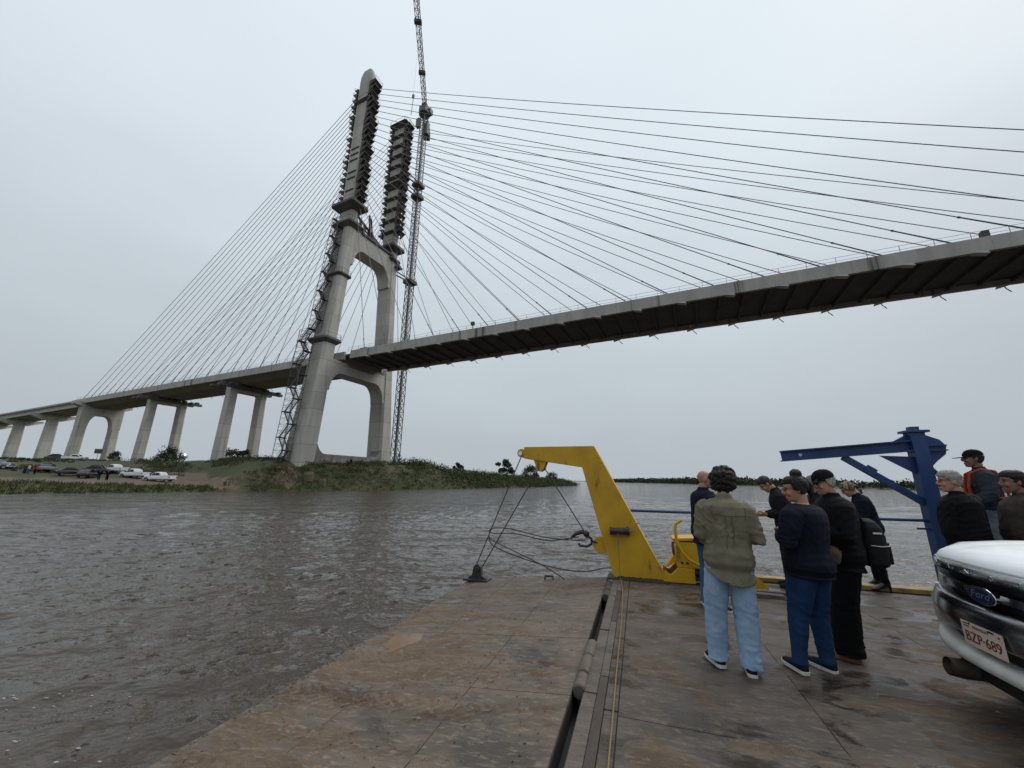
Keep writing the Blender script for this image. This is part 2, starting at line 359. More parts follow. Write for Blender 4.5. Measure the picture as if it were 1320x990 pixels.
# ---------------------------------------------------------------- river
def water_material():
    m = bpy.data.materials.new('river_water'); m.use_nodes = True; t = m.node_tree; b = t.nodes['Principled BSDF']; L = t.links.new
    b.inputs['Roughness'].default_value = .07; b.inputs['IOR'].default_value = 1.333; b.inputs['Specular IOR Level'].default_value = .5
    g = t.nodes.new('ShaderNodeNewGeometry')
    def noi(sc, st, det, rz=0.):
        mp = t.nodes.new('ShaderNodeMapping'); mp.inputs['Scale'].default_value = st; mp.inputs['Rotation'].default_value = (0, 0, rz); L(g.outputs['Position'], mp.inputs[0])
        n = t.nodes.new('ShaderNodeTexNoise'); n.inputs['Scale'].default_value = sc; n.inputs['Detail'].default_value = det; L(mp.outputs[0], n.inputs['Vector']); return n
    n0 = noi(.08, (1, 1, 1), 3); mx = t.nodes.new('ShaderNodeMix'); mx.data_type = 'RGBA'; L(n0.outputs[0], mx.inputs[0])
    mx.inputs[6].default_value = (.046, .036, .028, 1); mx.inputs[7].default_value = (.072, .057, .045, 1)
    L(mx.outputs[2], b.inputs['Base Color'])
    b1 = t.nodes.new('ShaderNodeBump'); b1.inputs['Strength'].default_value = 1.; b1.inputs['Distance'].default_value = .30; L(noi(.85, (1, 1.5, 1), 4, .45).outputs[0], b1.inputs['Height'])
    b2 = t.nodes.new('ShaderNodeBump'); b2.inputs['Strength'].default_value = .8; b2.inputs['Distance'].default_value = .055; L(noi(4.5, (1, 1.35, 1), 3, -.3).outputs[0], b2.inputs['Height']); b0 = t.nodes.new('ShaderNodeBump'); b0.inputs['Strength'].default_value = 1.; b0.inputs['Distance'].default_value = .7; L(noi(.16, (1, 2.6, 1), 4, .15).outputs[0], b0.inputs['Height']); L(b0.outputs[0], b1.inputs['Normal']); L(b1.outputs[0], b2.inputs['Normal'])
    L(b2.outputs[0], b.inputs['Normal']); MATS['river_water'] = m
water_material()
xs = graded(-9000, 9000, -13, 12, .115, 1.055); ys = graded(-4000, 12000, 1.2, 24, .115, 1.05)
X, Y = np.meshgrid(xs, ys, indexing='ij'); D = np.hypot(X, Y)
c_, s_ = math.cos(.5), math.sin(.5)
ridge = lambda q: 1-np.abs(q)*1.6
def wave(X, Y):
    A = X*c_+Y*s_; B = -X*s_+Y*c_; D = np.hypot(X, Y)
    return (.032*fbm(A*.45, B*.62, 3)+.030*ridge(fbm(A*1.1+5, B*1.7, 2))+.020*ridge(fbm(A*2.7+5, B*3.7, 2)))*np.clip(1.2-D/85, 0, 1)
Z = wave(X, Y)
me = np_mesh('river', np.stack([X, Y, WATER_Z+Z], -1).reshape(-1, 3), grid_faces(len(xs), len(ys)), 'river_water', True)
tag(link('river', me), kind='structure')

# ---------------------------------------------------------------- banks
def poly_sd(px, py, P):
    """distance to polyline, signed + on its left side, and parameter of the closest vertex"""
    best = np.full(px.shape, 1e18); sg = np.ones(px.shape); par = np.zeros(px.shape)
    for i in range(len(P)-1):
        ax, ay = P[i]; bx, by = P[i+1]; dx, dy = bx-ax, by-ay; l2 = dx*dx+dy*dy
        t = np.clip(((px-ax)*dx+(py-ay)*dy)/l2, 0, 1); qx = px-ax-t*dx; qy = py-ay-t*dy; d = qx*qx+qy*qy
        m = d < best-1e-9; best = np.where(m, d, best); sg = np.where(m, np.sign(dx*qy-dy*qx)+.0, sg); par = np.where(m, i+t, par)
    return np.sqrt(best)*np.where(sg == 0, 1, sg), par
SHORE = [(-900, -700), (-250, -90), (-140, -10), (-100, 24), (-80, 43), (-69, 54), (-58, 65), (-52.5, 75), (-46, 84), (-37, 92.5), (-26, 105), (-11, 126), (8, 154), (25, 192), (40, 236), (42, 300), (60, 600), (120, 1500), (300, 4500)]
PROF_D = np.array([-40, -6, 0, 2, 4, 7, 10, 14, 20, 27, 34, 45, 60, 100, 300, 2000, 9000])
PA = [-6, -3, -1.15, -.55, -.25, .1, .35, .65, 1.1, 1.8, 2.6, 4.0, 5.2, 6.0, 8, 9, 9]          # car park
PB = [-6, -3, -1.15, .6, 2.6, 4.7, 5.6, 5.9, 5.9, 5.9, 5.9, 5.9, 5.9, 6, 8, 9, 9]             # bluff in front of the pylon
PC = [-6, -3, -1.15, -.1, .8, 1.8, 2.6, 3.2, 3.4, 3.4, 2.8, 3, 3, 3, 4, 5, 6]
PD = [-6, -3, -1.15, -.4, .1, .5, .8, 1.0, 1.2, 1.4, 1.5, 1.6, 2, 2, 3, 4, 5]
STN = [(0, PA), (6, PA), (6.75, PA), (7.75, PB), (9.6, PB), (10.4, PB), (11.2, PC), (13.4, PD), (18, PD)]
def bank_h(px, py):
    px = np.asarray(px, float); py = np.asarray(py, float)
    d, a = poly_sd(px, py, SHORE)
    hs = np.stack([np.interp(d, PROF_D, p) for _, p in STN]); sa = np.array([q for q, _ in STN])
    k = np.clip(np.searchsorted(sa, a, 'right')-1, 0, len(sa)-2); t = np.clip((a-sa[k])/(sa[k+1]-sa[k]), 0, 1); t = t*t*(3-2*t)
    h = np.take_along_axis(hs, k[None], 0)[0]*(1-t)+np.take_along_axis(hs, k[None]+1, 0)[0]*t
    rough = np.clip((d-1)/6, 0, 1)*np.where(a > 6.9, 1., .35)
    h = h+rough*(.30*fbm(px*.16, py*.16, 4)+.10*fbm(px*.7, py*.7, 2))
    return h, d, a
xs = graded(-6000, 900, -125, 45, 1.5, 1.13); ys = graded(-900, 7000, 28, 240, 1.5, 1.13)
X, Y = np.meshgrid(xs, ys, indexing='ij'); Hh, D, A = bank_h(X, Y)
F = grid_faces(len(xs), len(ys)); dm = D.reshape(-1)[F].max(1); F = F[dm > -14]
me = np_mesh('river_bank', np.stack([X, Y, Hh], -1).reshape(-1, 3), F, 'soil', True); me.materials.append(MATS['dirt_track'])
# bare earth: parking strip, ramp track and the slipped bluff
fc = np.stack([X, Y], -1).reshape(-1, 2)[F].mean(1); d2, a2 = poly_sd(fc[:, 0], fc[:, 1], SHORE)
nn = fbm(fc[:, 0]*.09, fc[:, 1]*.09, 4)
bare = ((d2 > 9+4*nn) & (d2 < 21+3*nn) & (a2 < 6.9)) | ((d2 > 2) & (d2 < 30) & (a2 > 6.8+.12*nn) & (a2 < 7.12+.15*nn)) | ((d2 > 1.5) & (d2 < 8) & (a2 > 7.75) & (a2 < 8.15) & (nn > -.2)) | ((nn > .75) & (d2 > 3) & (d2 < 30))
me.polygons.foreach_set('material_index', bare.astype(np.int32))
tag(link('river_bank', me), kind='structure')
SHORE_R = [(700, 6000), (420, 2200), (300, 1100), (262, 620), (232, 400), (215, 300), (205, 235), (205, 180), (232, 118), (300, 45), (430, -60), (1500, -700)]
xs = graded(60, 8000, 190, 330, 8, 1.2); ys = graded(-3000, 9000, 0, 420, 8, 1.15)
X, Y = np.meshgrid(xs, ys, indexing='ij'); D, A = poly_sd(X, Y, SHORE_R)
Hh = np.interp(D, [-60, -8, 0, 6, 30, 200, 4000], [-8, -3, -1.2, .2, 1.2, 3, 6])+.3*fbm(X*.05, Y*.05, 2)*np.clip(D/10, 0, 1)
F = grid_faces(len(xs), len(ys)); F = F[D.reshape(-1)[F].max(1) > -25]
tag(link('far_bank', np_mesh('far_bank', np.stack([X, Y, Hh], -1).reshape(-1, 3), F, 'grass', True)), kind='structure')

# ---------------------------------------------------------------- vegetation
def leaf_quads(C, size, flat=.0):
    """random leaf cards at centres C, sizes size"""
    n = len(C); a = RNG.normal(size=(n, 3)); a[:, 2] *= (1-flat); a /= np.linalg.norm(a, axis=1)[:, None]
    b = RNG.normal(size=(n, 3)); b -= a*(a*b).sum(1)[:, None]; b /= np.linalg.norm(b, axis=1)[:, None]
    s1 = (size*(.6+.6*RNG.random(n)))[:, None]; s2 = s1*(.45+.3*RNG.random(n))[:, None]
    V = np.stack([C-a*s1, C+b*s2, C+a*s1, C-b*s2], 1).reshape(-1, 3); F = np.arange(4*n).reshape(-1, 4); return V, F
def blades(P, h, w):
    n = len(P); ang = RNG.random(n)*6.283; lean = RNG.normal(size=(n, 2))*.3
    dx = np.cos(ang)*w; dy = np.sin(ang)*w; top = P+np.stack([lean[:, 0]*h, lean[:, 1]*h, h], -1)
    z0 = np.zeros(n); o = np.stack([dx, dy, z0], -1)
    V = np.stack([P-o, P+o, top+o*.25, top-o*.25], 1).reshape(-1, 3); return V, np.arange(4*n).reshape(-1, 4)
# bank grass
n = 110000; px = RNG.uniform(-118, 42, n); py = RNG.uniform(36, 245, n); h, d, a = bank_h(px, py); nn = fbm(px*.09, py*.09, 4)
ok = (d > .1) & (d < 40) & (((a < 6.8) & ((d < 8+4*nn) | (nn > .35))) | ((a >= 6.8) & (a < 7.3) & (nn > .1)) | ((a >= 7.3) & (nn > -.5)))
px, py, h = px[ok], py[ok], h[ok]; P = np.repeat(np.stack([px, py, h-.05], -1), 4, 0); P[:, :2] += RNG.normal(size=(len(P), 2))*.28
V, F = blades(P, .25+.35*RNG.random(len(P)), .09*np.ones(len(P)))
tag(link('bank_grass', np_mesh('bank_grass', V, F, 'grass')), 'rough green grass covering the river bank below the bridge', 'grass', kind='stuff')
# low scrub along waterline and on the bluff
n = 26000; px = RNG.uniform(-118, 42, n); py = RNG.uniform(36, 245, n); h, d, a = bank_h(px, py); nn = fbm(px*.12+9, py*.12, 3)
ok = ((d > -.8) & (d < 3.0) & (a < 7.0) & (nn > -.75)) | ((a > 7.2) & (d > -.5) & (d < 14) & (nn > -.15+.5*((a > 7.7) & (a < 8.2)))) | ((a > 10) & (d > -.5) & (d < 45) & (RNG.random(n) < .6)) | ((a < 7.2) & (d > 26) & (d < 70) & (nn > .2))
px, py, h, d, a = px[ok], py[ok], h[ok], d[ok], a[ok]
sz = np.where(a < 7, .35, np.where(a > 10.3, 1.9, .85))*(.6+.8*RNG.random(len(px))); CL = []; SZ = []
for i in range(len(px)):
    k = int(20+18*RNG.random()); q = RNG.normal(size=(k, 3)); q /= np.linalg.norm(q, axis=1)[:, None]; q *= (RNG.random(k)**.4)[:, None]*sz[i]*np.array([1.1, 1.1, .75])
    CL.append(q+np.array([px[i], py[i], h[i]+sz[i]*.35])); SZ.append(np.full(k, .11+.06*sz[i]))
C = np.concatenate(CL); V, F = leaf_quads(C, np.concatenate(SZ))
me = np_mesh('bank_scrub', V, F, 'leaf_mid'); me.materials.append(MATS['leaf_dark']); me.polygons.foreach_set('material_index', (fbm(C[:, 0]*.25, C[:, 1]*.25, 2) > .1).astype(np.int32))
tag(link('bank_scrub', me), 'dense low green scrub along the bluff and waterline', 'scrub', kind='stuff')
# wood on the opposite bank: reads as one mass
n = 3600; t = RNG.random(n); Pn = np.array(SHORE_R[1:11], float); seg = np.hypot(*(Pn[1:]-Pn[:-1]).T); cum = np.concatenate([[0], np.cumsum(seg**.72)]); cum /= cum[-1]
k = np.clip(np.searchsorted(cum, t, 'right')-1, 0, len(seg)-1); f = (t-cum[k])/(cum[k+1]-cum[k]); q = Pn[k]+(Pn[k+1]-Pn[k])*f[:, None]
tn = (Pn[k+1]-Pn[k])/seg[k][:, None]; nrm = np.stack([-tn[:, 1], tn[:, 0]], -1); off = 2+34*RNG.random(n)**1.5
cxy = q+nrm*off[:, None]; dist = np.hypot(cxy[:, 0], cxy[:, 1])
hgt = (2.6+3.2*RNG.random(n)+1.5*vnoise(cxy[:, 0]*.03, cxy[:, 1]*.03))*np.clip(dist/300, .8, 2.0)
CL = []; SZ = []
for i in range(n):
    kk = 16; r = hgt[i]*.5; v = RNG.normal(size=(kk, 3)); v /= np.linalg.norm(v, axis=1)[:, None]; v *= (RNG.random(kk)**.4)[:, None]*np.array([r*1.1, r*1.1, r*.9])
    CL.append(v+np.array([cxy[i, 0], cxy[i, 1], r*.9-.6])); SZ.append(np.full(kk, hgt[i]*.16))
V, F = leaf_quads(np.concatenate(CL), np.concatenate(SZ))
tag(link('far_wood', np_mesh('far_wood', V, F, 'leaf_far')), 'dark wooded strip along the opposite river bank', 'trees', kind='stuff')
def far_left():                      # wood on the same bank, far upstream behind the tip
    n = 900; px = RNG.uniform(-2600, 120, n); py = RNG.uniform(420, 1500, n); d, a = poly_sd(px, py, SHORE); ok = d > 4; px, py = px[ok], py[ok]
    CL = []; SZ = []
    for x, y in zip(px, py):
        kk = 14; r = RNG.uniform(3, 5.5); v = RNG.normal(size=(kk, 3)); v *= r*.5; CL.append(v*np.array([1.4, 1.4, .8])+np.array([x, y, 3+r*.6])); SZ.append(np.full(kk, 1.8))
    V, F = leaf_quads(np.concatenate(CL), np.concatenate(SZ)); tag(link('distant_wood', np_mesh('distant_wood', V, F, 'leaf_far')), 'low distant wood on the flat land behind the bridge', 'trees', kind='stuff')
far_left()
def tree(label, x, y, h, r, seed, name='tree', leaf='leaf_dark', trunk_h=.22, n=1300, squash=.75, ls=.16, group=None):
    rg = np.random.default_rng(seed); z0 = float(bank_h(np.array([x]), np.array([y]))[0][0])
    t = empty(name, (x, y, z0), 0, label, 'tree', group)
    mb = MB(); th = h*trunk_h; mb.tube([(0, 0, -.3), (.05*h, .02*h, th*.6), (.03*h, -.02*h, th), (.0, 0, h*.85)], [.035*h, .028*h, .022*h, .008*h], 7)
    tips = []
    for k in range(7):
        a = k*2.4+rg.random(); z = th*(.75+.5*rg.random()); e = (math.cos(a)*r*.7, math.sin(a)*r*.7, min(h*.92, z+h*.28*rg.random()+.1*h)); tips.append(e)
        mb.tube([(.03*h, 0, z), (e[0]*.5, e[1]*.5, (z+e[2])/2+.03*h), e], [.014*h, .01*h, .004*h], 5)
    mb.build('trunk', 'bark', t, True)
    cl = [np.array([0, 0, h*.8])]+[np.array(e) for e in tips]+[np.array([rg.normal()*r*.4, rg.normal()*r*.4, h*(.6+.35*rg.random())]) for _ in range(6)]
    C = []
    for c in cl:
        k = n//len(cl); v = rg.normal(size=(k, 3)); v /= np.linalg.norm(v, axis=1)[:, None]; v *= (rg.random(k)**.5)[:, None]*r*(.38+.26*rg.random())*np.array([1, 1, squash]); C.append(np.maximum(c*np.array([1, 1, .9])+v, [-99, -99, .1]))
    C = np.concatenate(C); V, F = leaf_quads(C, np.full(len(C), ls*h*.35)); link('crown', np_mesh('crown', V, F, leaf), t); return t
tree('tall dark round-topped tree behind the yellow boom tip', -2.0, 175, 8.6, 3.4, 1, leaf='leaf_dark')
tree('broad dark tree right of the tallest tree on the point', 9.5, 190, 7.6, 4.0, 2, leaf='leaf_dark', trunk_h=.12)
tree('small round tree standing alone on the grassy point', -22, 165, 6.2, 1.9, 3, leaf='leaf_dark')
tree('low bushy tree near the tip of the point', 22, 215, 5.4, 3.2, 4, leaf='leaf_mid', trunk_h=.1)
tree('slim sapling on the bank right of the crane mast', -37, 128, 6.0, .7, 5, leaf='leaf_dark', n=160, ls=.10)
tree('bushy little tree beside the second twin-leg pier', -124, 121, 3.4, 1.7, 6, leaf='leaf_dark', trunk_h=.12)
tree('wide dark tree between the legs of the second pier', -135, 150, 4.2, 3.4, 7, leaf='leaf_dark', trunk_h=.12)
tree('round bush tree right of the first pier legs', -78, 113, 4.0, 1.9, 8, leaf='leaf_dark', trunk_h=.12)
tree('low spreading tree left of the first pier legs', -112, 128, 4.8, 3.6, 9, leaf='leaf_dark', trunk_h=.12)
tree('dark shrubby tree between the first pier legs', -97, 134, 5.0, 2.6, 10, leaf='leaf_dark', trunk_h=.12)

# ---------------------------------------------------------------- cable-stayed bridge (x along deck, y across, z up)
B0 = Vector((-85.2, 74.8, 5.0)); bx0, by0 = bw(B0.x, B0.y)
bridge = empty('cable_stayed_bridge', (bx0, by0, 5.0), BR, 'tall concrete cable-stayed bridge with twin-leg pylon, seen across the river', 'bridge')
class BM(MB):
    def mesh(s, *a, **k):
        s.v = [(x-B0.x, y-B0.y, z-B0.z) for x, y, z in s.v]; return MB.mesh(s, *a, **k)
CN = 74.8
ZS = [3.0, 5, 12, 28, 33, 45, 56, 66, 73, 74.2, 100, 127]
def cz(z): return float(np.interp(z, [5, 28, 33, 56, 73, 127], [13.0, 11.2, 10.9, 9.4, 8.5, 8.3]))
def wnz(z): return float(np.interp(z, [5, 28, 56, 73, 73.6, 127], [4.8, 3.7, 3.2, 3.0, 2.5, 2.3]))
def wsz(z): return float(np.interp(z, [5, 28, 56, 73, 73.6, 127], [6.0, 5.6, 5.5, 5.5, 5.3, 5.2]))
def leg_ring(z, sg, grow=0.):
    c = CN+sg*cz(z); a = wsz(z)/2+grow; b = wnz(z)/2+grow; s0 = -82.5-wsz(z)/2; ch = .55
    return [(s0+x, c+y, z) for x, y in ((a, -b+ch), (a, b-ch), (a-ch, b), (-a+ch, b), (-a, b-ch), (-a, -b+ch), (-a+ch, -b), (a-ch, -b))]
LEGS = {}
for sg in (-1, 1):
    mb = BM(); rings = [leg_ring(z, sg) for z in ZS]
    if sg < 0:
        for z, k in ((129.0, .95), (131.4, .62)):
            r = leg_ring(127, sg); cxs = sum(p[0] for p in r)/8+(1-k)*1.2; cys = sum(p[1] for p in r)/8
            rings.append([(cxs+(p[0]-cxs)*k, cys+(p[1]-cys)*(k*.5+.5), z) for p in r])
    mb.loft(rings); LEGS[sg] = mb.build('pylon_leg', 'concrete', bridge)
def arch_beam(name, z0, z1, zh, rx, ws, mat_='concrete', up=True):
    nl, nr = CN-cz(z0)+1.0, CN+cz(z0)-1.0; il, ir = nl+.8, nr-.8; P = [(nl, z1), (nr, z1), (nr, zh)]
    for k in range(9):
        t = k/8*math.pi/2; P.append((ir-rx*(1-math.cos(t)), zh+(z0-zh)*math.sin(t)))
    for k in range(8, -1, -1):
        t = k/8*math.pi/2; P.append((il+rx*(1-math.cos(t)), zh+(z0-zh)*math.sin(t)))
    P.append((nl, zh)); BM().prism(P, 0, -82.5-.25-ws, -82.75).build(name, mat_, bridge)
arch_beam('upper_crossbeam', 66.4, 71.6, 60.5, 3.2, 4.6)
arch_beam('lower_crossbeam', 28.6, 31.8, 23.5, 3.4, 4.8)
arch_beam('base_crossbeam', 7.4, 4.0, 12.5, 3.0, 3.2, 'concrete_stained')
# dark ring platforms round the legs
def collar(sg, z, g0, g1, h):
    r0 = leg_ring(z, sg, g0); r1 = leg_ring(z+h*.6, sg, g1); r2 = leg_ring(z+h, sg, g1-.15); mb = BM(); mb.loft([r0, r1, r2])
    for i in range(8):
        p = Vector(r2[i]); q = Vector(r2[(i+1) % 8]); mb.bar(p, p+Vector((0, 0, 1.2)), .07); mb.bar(p+Vector((0, 0, 1.15)), q+Vector((0, 0, 1.15)), .06)
    mb.build('ring_platform', 'formwork', LEGS[sg])
for sg, z, a, b, h in ((-1, 77.2, .1, 1.9, 2.3), (-1, 71.4, .1, 1.1, 1.8), (-1, 35.6, .1, .9, 1.5), (1, 73.4, .1, 1.7, 2.2), (1, 70.0, .1, .8, 1.2), (1, 124.8, .2, 1.3, 1.2), (-1, 55.4, .05, .6, 1.), (1, 99.0, .1, 1.2, 1.4), (-1, 117.4, .05, .7, 1.2)): collar(sg, z, a, b, h)
# stepped work platforms at every stay anchorage
def platform_mesh(L, Wd):
    mb = MB(); mb.box((L/2, 0, 0), (L, Wd, .22))
    for y in (-Wd/2+.15, Wd/2-.15): mb.prism([(0, -.1), (L, -.1), (L*.9, -.3), (0, -1.7)], 1, y-.12, y+.12)
    mb.prism([(.05, -.1), (L*.75, -.1), (.05, -1.1)], 1, -.5, .5)
    for y in (-Wd/2, Wd/2): mb.bar((L-.05, y, 0), (L-.05, y, 1.3), .07)
    mb.bar((L-.05, -Wd/2, 1.2), (L-.05, Wd/2, 1.2), .05); mb.bar((L-.05, -Wd/2, .65), (L-.05, Wd/2, .65), .05)
    return mb.mesh('work_platform', 'formwork')
PM = {(-1, 1): platform_mesh(2.5, 2.9), (-1, -1): platform_mesh(1.9, 2.7), (1, 1): platform_mesh(2.0, 3.0), (1, -1): platform_mesh(1.9, 2.9)}
NC = 21; zk = [80.0+2.18*k for k in range(NC)]
for sg in (-1, 1):
    for k in range(NC):
        z = zk[k]+1.0
        for sd in (1, -1):
            o = link('work_platform', PM[(sg, sd)], LEGS[sg]); o.location = Vector((-82.5 if sd > 0 else -82.5-wsz(z), CN+sg*cz(z), z+random.uniform(-.15, .15)))-B0
            o.rotation_euler = (random.uniform(-.05, .05), random.uniform(-.06, .06), (0 if sd > 0 else math.pi)+random.uniform(-.04, .04)); o.scale = (random.uniform(.72, 1.12), random.uniform(.85, 1.1), random.uniform(.8, 1.15))
        if sg > 0 and k % 2 == 0:                        # gangway along the river-side face of the far leg
            mb = BM(); c = CN+sg*cz(z)-wnz(z)/2; zz_ = z-.3*(k % 2)
            mb.box((-85.1, c-.45, zz_), (5.4, .9, .2)); mb.prism([(c, zz_-.1), (c-.8, zz_-.1), (c, zz_-.7)], 0, -87.6, -82.6)
            mb.build('face_gangway', 'formwork', LEGS[sg])
for k in (2, 4, 5, 7, 8, 9):                             # ladders and cleats on the near face
    mb = BM(); z = zk[k]; c = CN-cz(z)-wnz(z)/2; mb.box((-85.0, c-.12, z), (3.2, .24, .35)); mb.build('face_cleat', 'formwork', LEGS[-1])
# tangled launching truss between the legs above the upper crossbeam
mb = BM()
for s in (-84.0, -86.2):
    mb.bar((s, 67.2, 78.0), (s, 78.6, 73.0), .5); mb.bar((s, 67.6, 75.4), (s, 81.5, 72.4), .4)
    for t in np.linspace(0, 1, 8): mb.bar((s, 67.4+11.2*t, 77.9-5*t), (s, 68.5+12*t, 75-2.4*t), .3)
for t in np.linspace(.1, .95, 6): mb.bar((-84, 67.2+11.4*t, 78-5*t), (-86.2, 67.2+11.4*t, 78-5*t), .3)
mb.bar((-83.5, 73.5, 71.5), (-83.5, 72.2, 80.2), .45); mb.bar((-83.5, 74.6, 71.5), (-83.5, 73.0, 79.5), .3)
for t in range(9): mb.box((-84.6+random.uniform(-1, 1), 69+1.6*t, 72.2+random.uniform(0, .7)), (random.uniform(.8, 2.2), random.uniform(.6, 1.5), random.uniform(.5, 1.4)))
mb.build('launching_truss', 'formwork', bridge)
mb = BM()                                                # edge protection along the crossbeam
mb.box((-82.5, 76.2, 71.95), (.5, 13.4, .7)); mb.box((-82.2, 84.6, 68.6), (2.4, 2.4, .35)); mb.bar((-82.2, 82.2, 71.4), (-82.0, 86.2, 68.9), .6); mb.build('edge_walkway', 'formwork', bridge)

# deck
ZD = 34.3; SP = 7.43
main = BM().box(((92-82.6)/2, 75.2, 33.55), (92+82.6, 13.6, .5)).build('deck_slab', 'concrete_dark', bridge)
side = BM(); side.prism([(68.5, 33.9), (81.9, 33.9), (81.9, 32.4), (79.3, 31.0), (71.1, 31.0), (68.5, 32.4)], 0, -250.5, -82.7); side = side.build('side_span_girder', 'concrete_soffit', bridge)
panel = MB().box((0, 0, -.95), (SP-.02, .55, 1.95)).box((0, 0, .12), (SP-.02, .42, .2)).mesh('edge_beam', 'fascia')
fin = MB().prism([(-1.3, 0), (.05, 0), (.2, -.38)], 1, .0, .9).mesh('anchor_fin', 'concrete_pale')
pipe = MB().tube([(0, 0, 0), (.25, .15, -.4), (.8, .3, -1.0)], .07, 6).mesh('drain_pipe', 'crane_steel')
fb = MB().box((0, 0, 0), (.32, 13.0, .6)).mesh('floor_beam', 'concrete_dark')
sl = [-75.6+7.45*k for k in range(NC)]; sr = [-97.0-7.42*k for k in range(NC)]
def put(name, me, parent, s, n, z, rz=0.):
    o = link(name, me, parent); o.location = Vector((s, n, z))-B0; o.rotation_euler = (0, 0, rz); return o
x = -247.0
while x < 91:
    par = main if x > -83 else side
    if not (-90 < x < -82):
        put('edge_beam', panel, par, x, 68.3, ZD)
        put('edge_beam', panel, par, x, 82.1, ZD)
    x += SP
put('edge_beam', panel, main, -85.6, 68.3, ZD-.02); put('edge_beam', panel, main, -85.6, 82.1, ZD-.02)
for s in sl:
    put('anchor_fin', fin, main, s+2.2, 68.0, 32.4); put('drain_pipe', pipe, main, s+3.2, 82.2, 32.3); put('anchor_fin', fin, main, s+2.4, 82.3, 32.3, math.pi)
for s in sr:
    put('anchor_fin', fin, side, s, 68.0, 32.5).scale = (.5, .5, .5); put('drain_pipe', pipe, side, s, 82.3, 32.4)
x = -79.0
while x < 91: put('floor_beam', fb, main, x, 75.2, 33.02); x += 3.725
for n in (68.3, 82.1):                                   # thin temporary handrail
    for a, b in ((-250, -90), (-81, 92)):
        mb = BM()
        for z in (.65, 1.25): mb.bar((a, n, ZD+z), (b, n, ZD+z), .035)
        for s in np.arange(a, b, 3.7): mb.bar((s, n, ZD), (s, n, ZD+1.3), .05)
        mb.build('handrail', 'crane_grey', main if a > -90 else side)
put('control_box', MB().box((0, 0, .7), (.75, .7, .95)).bar((-.3, 0, 0), (-.3, 0, .3), .12).bar((.3, 0, 0), (.3, 0, .3), .12).mesh('control_box', 'formwork'), main, 38.8, 68.5, ZD)
put('control_box', MB().box((0, 0, 1.6), (.8, .5, .8)).bar((0, 0, 0), (0, 0, 1.3), .1).mesh('control_box', 'formwork'), main, -42.5, 68.5, ZD)
put('stacked_timber', MB().box((0, 0, .4), (4.5, 1.6, .8)).box((-.5, .1, 1.0), (2.5, 1.2, .4)).mesh('stacked_timber', 'formwork'), main, -76.0, 69.6, ZD-.3)
# approach viaduct
put('deck_slab', MB().box((0, 0, 0), (300, 12.6, .75)).mesh('deck_slab', 'fascia'), bridge, -250.6-150, 75.2, 34.2)
g = MB().prism([(-.45, -1.15), (.45, -1.15), (.45, -.75), (.14, -.5), (.14, .75), (.7, 1.05), (-.7, 1.05), (-.14, .75), (-.14, -.5), (-.45, -.75)], 0, -23.2, 23.2).mesh('viaduct_girder', 'concrete')
for i in range(6):
    for j in range(5): put('viaduct_girder', g, bridge, -274.5-47*i, 70.0+2.6*j, 32.75)
# piers
def tapered(mb, s, n, z0, z1, a0, b0, a1, b1, dn=0.):
    def r(z, a, b, n_): return [(s+x, n_+y, z) for x, y in ((a, -b+.4), (a, b-.4), (a-.4, b), (-a+.4, b), (-a, b-.4), (-a, -b+.4), (-a+.4, -b), (a-.4, -b))]
    return mb.loft([r(z0, a0, b0, n+dn), r(z1, a1, b1, n)])
for s in (-135, -186):
    base = BM(); base.prism([(69.4, 30.6), (81.2, 30.6), (81.2, 28.0), (79.6, 28.0), (78.6, 28.7), (72.0, 28.7), (71.0, 28.0), (69.4, 28.0)], 0, s-1.4, s+1.4)
    pr = base.build('pier_cap', 'concrete', bridge)
    for n, dn in ((70.6, -.5), (80.0, .5)):
        mb = BM(); tapered(mb, s, n, 2.0, 30.2, 1.75, 1.4, 1.5, 1.2, dn); mb.build('pier_leg', 'concrete', pr)
    mb = BM(); mb.box((s+2.6, 75.2, 30.0), (1.5, 20.5, .8)); mb.box((s-2.6, 75.2, 30.1), (1.5, 19.5, .7))
    for t in range(9): mb.box((s+2.6+random.uniform(-.6, .6), 66.2+2.2*t, 30.6+random.uniform(-.3, .2)), (1.8, random.uniform(.8, 2), random.uniform(.4, 1.)))
    mb.build('formwork_staging', 'formwork', pr)
s = -243
base = BM(); P = [(65.6, 33.2), (84.8, 33.2), (84.8, 31.9), (82.2, 30.8), (82.2, 22)]
for k in range(9): t = k/8*math.pi/2; P.append((79.2-2.6*(1-math.cos(t)), 22+5.6*math.sin(t)))
for k in range(8, -1, -1): t = k/8*math.pi/2; P.append((71.2+2.6*(1-math.cos(t)), 22+5.6*math.sin(t)))
P += [(68.2, 22), (68.2, 30.8), (65.6, 31.9)]; base.prism(P, 0, s-2.0, s+2.0); pr = base.build('pier_cap', 'concrete', bridge)
for n, dn in ((69.75, -.4), (80.65, .4)):
    mb = BM(); tapered(mb, s, n, 2.0, 24, 2.5, 1.75, 1.95, 1.5, dn); mb.build('pier_leg', 'concrete', pr)
for i in range(5):
    s = -298-47*i; cap = BM(); cap.prism([(66.8, 31.5), (83.6, 31.5), (83.6, 30.6), (78.6, 28.6), (71.8, 28.6), (66.8, 30.6)], 0, s-1.5, s+1.5); pr = cap.build('pier_cap', 'concrete', bridge)
    mb = BM(); tapered(mb, s, 75.2, 2.0, 28.7, 2.0, 2.6, 1.7, 1.9); mb.build('pier_leg', 'concrete', pr)

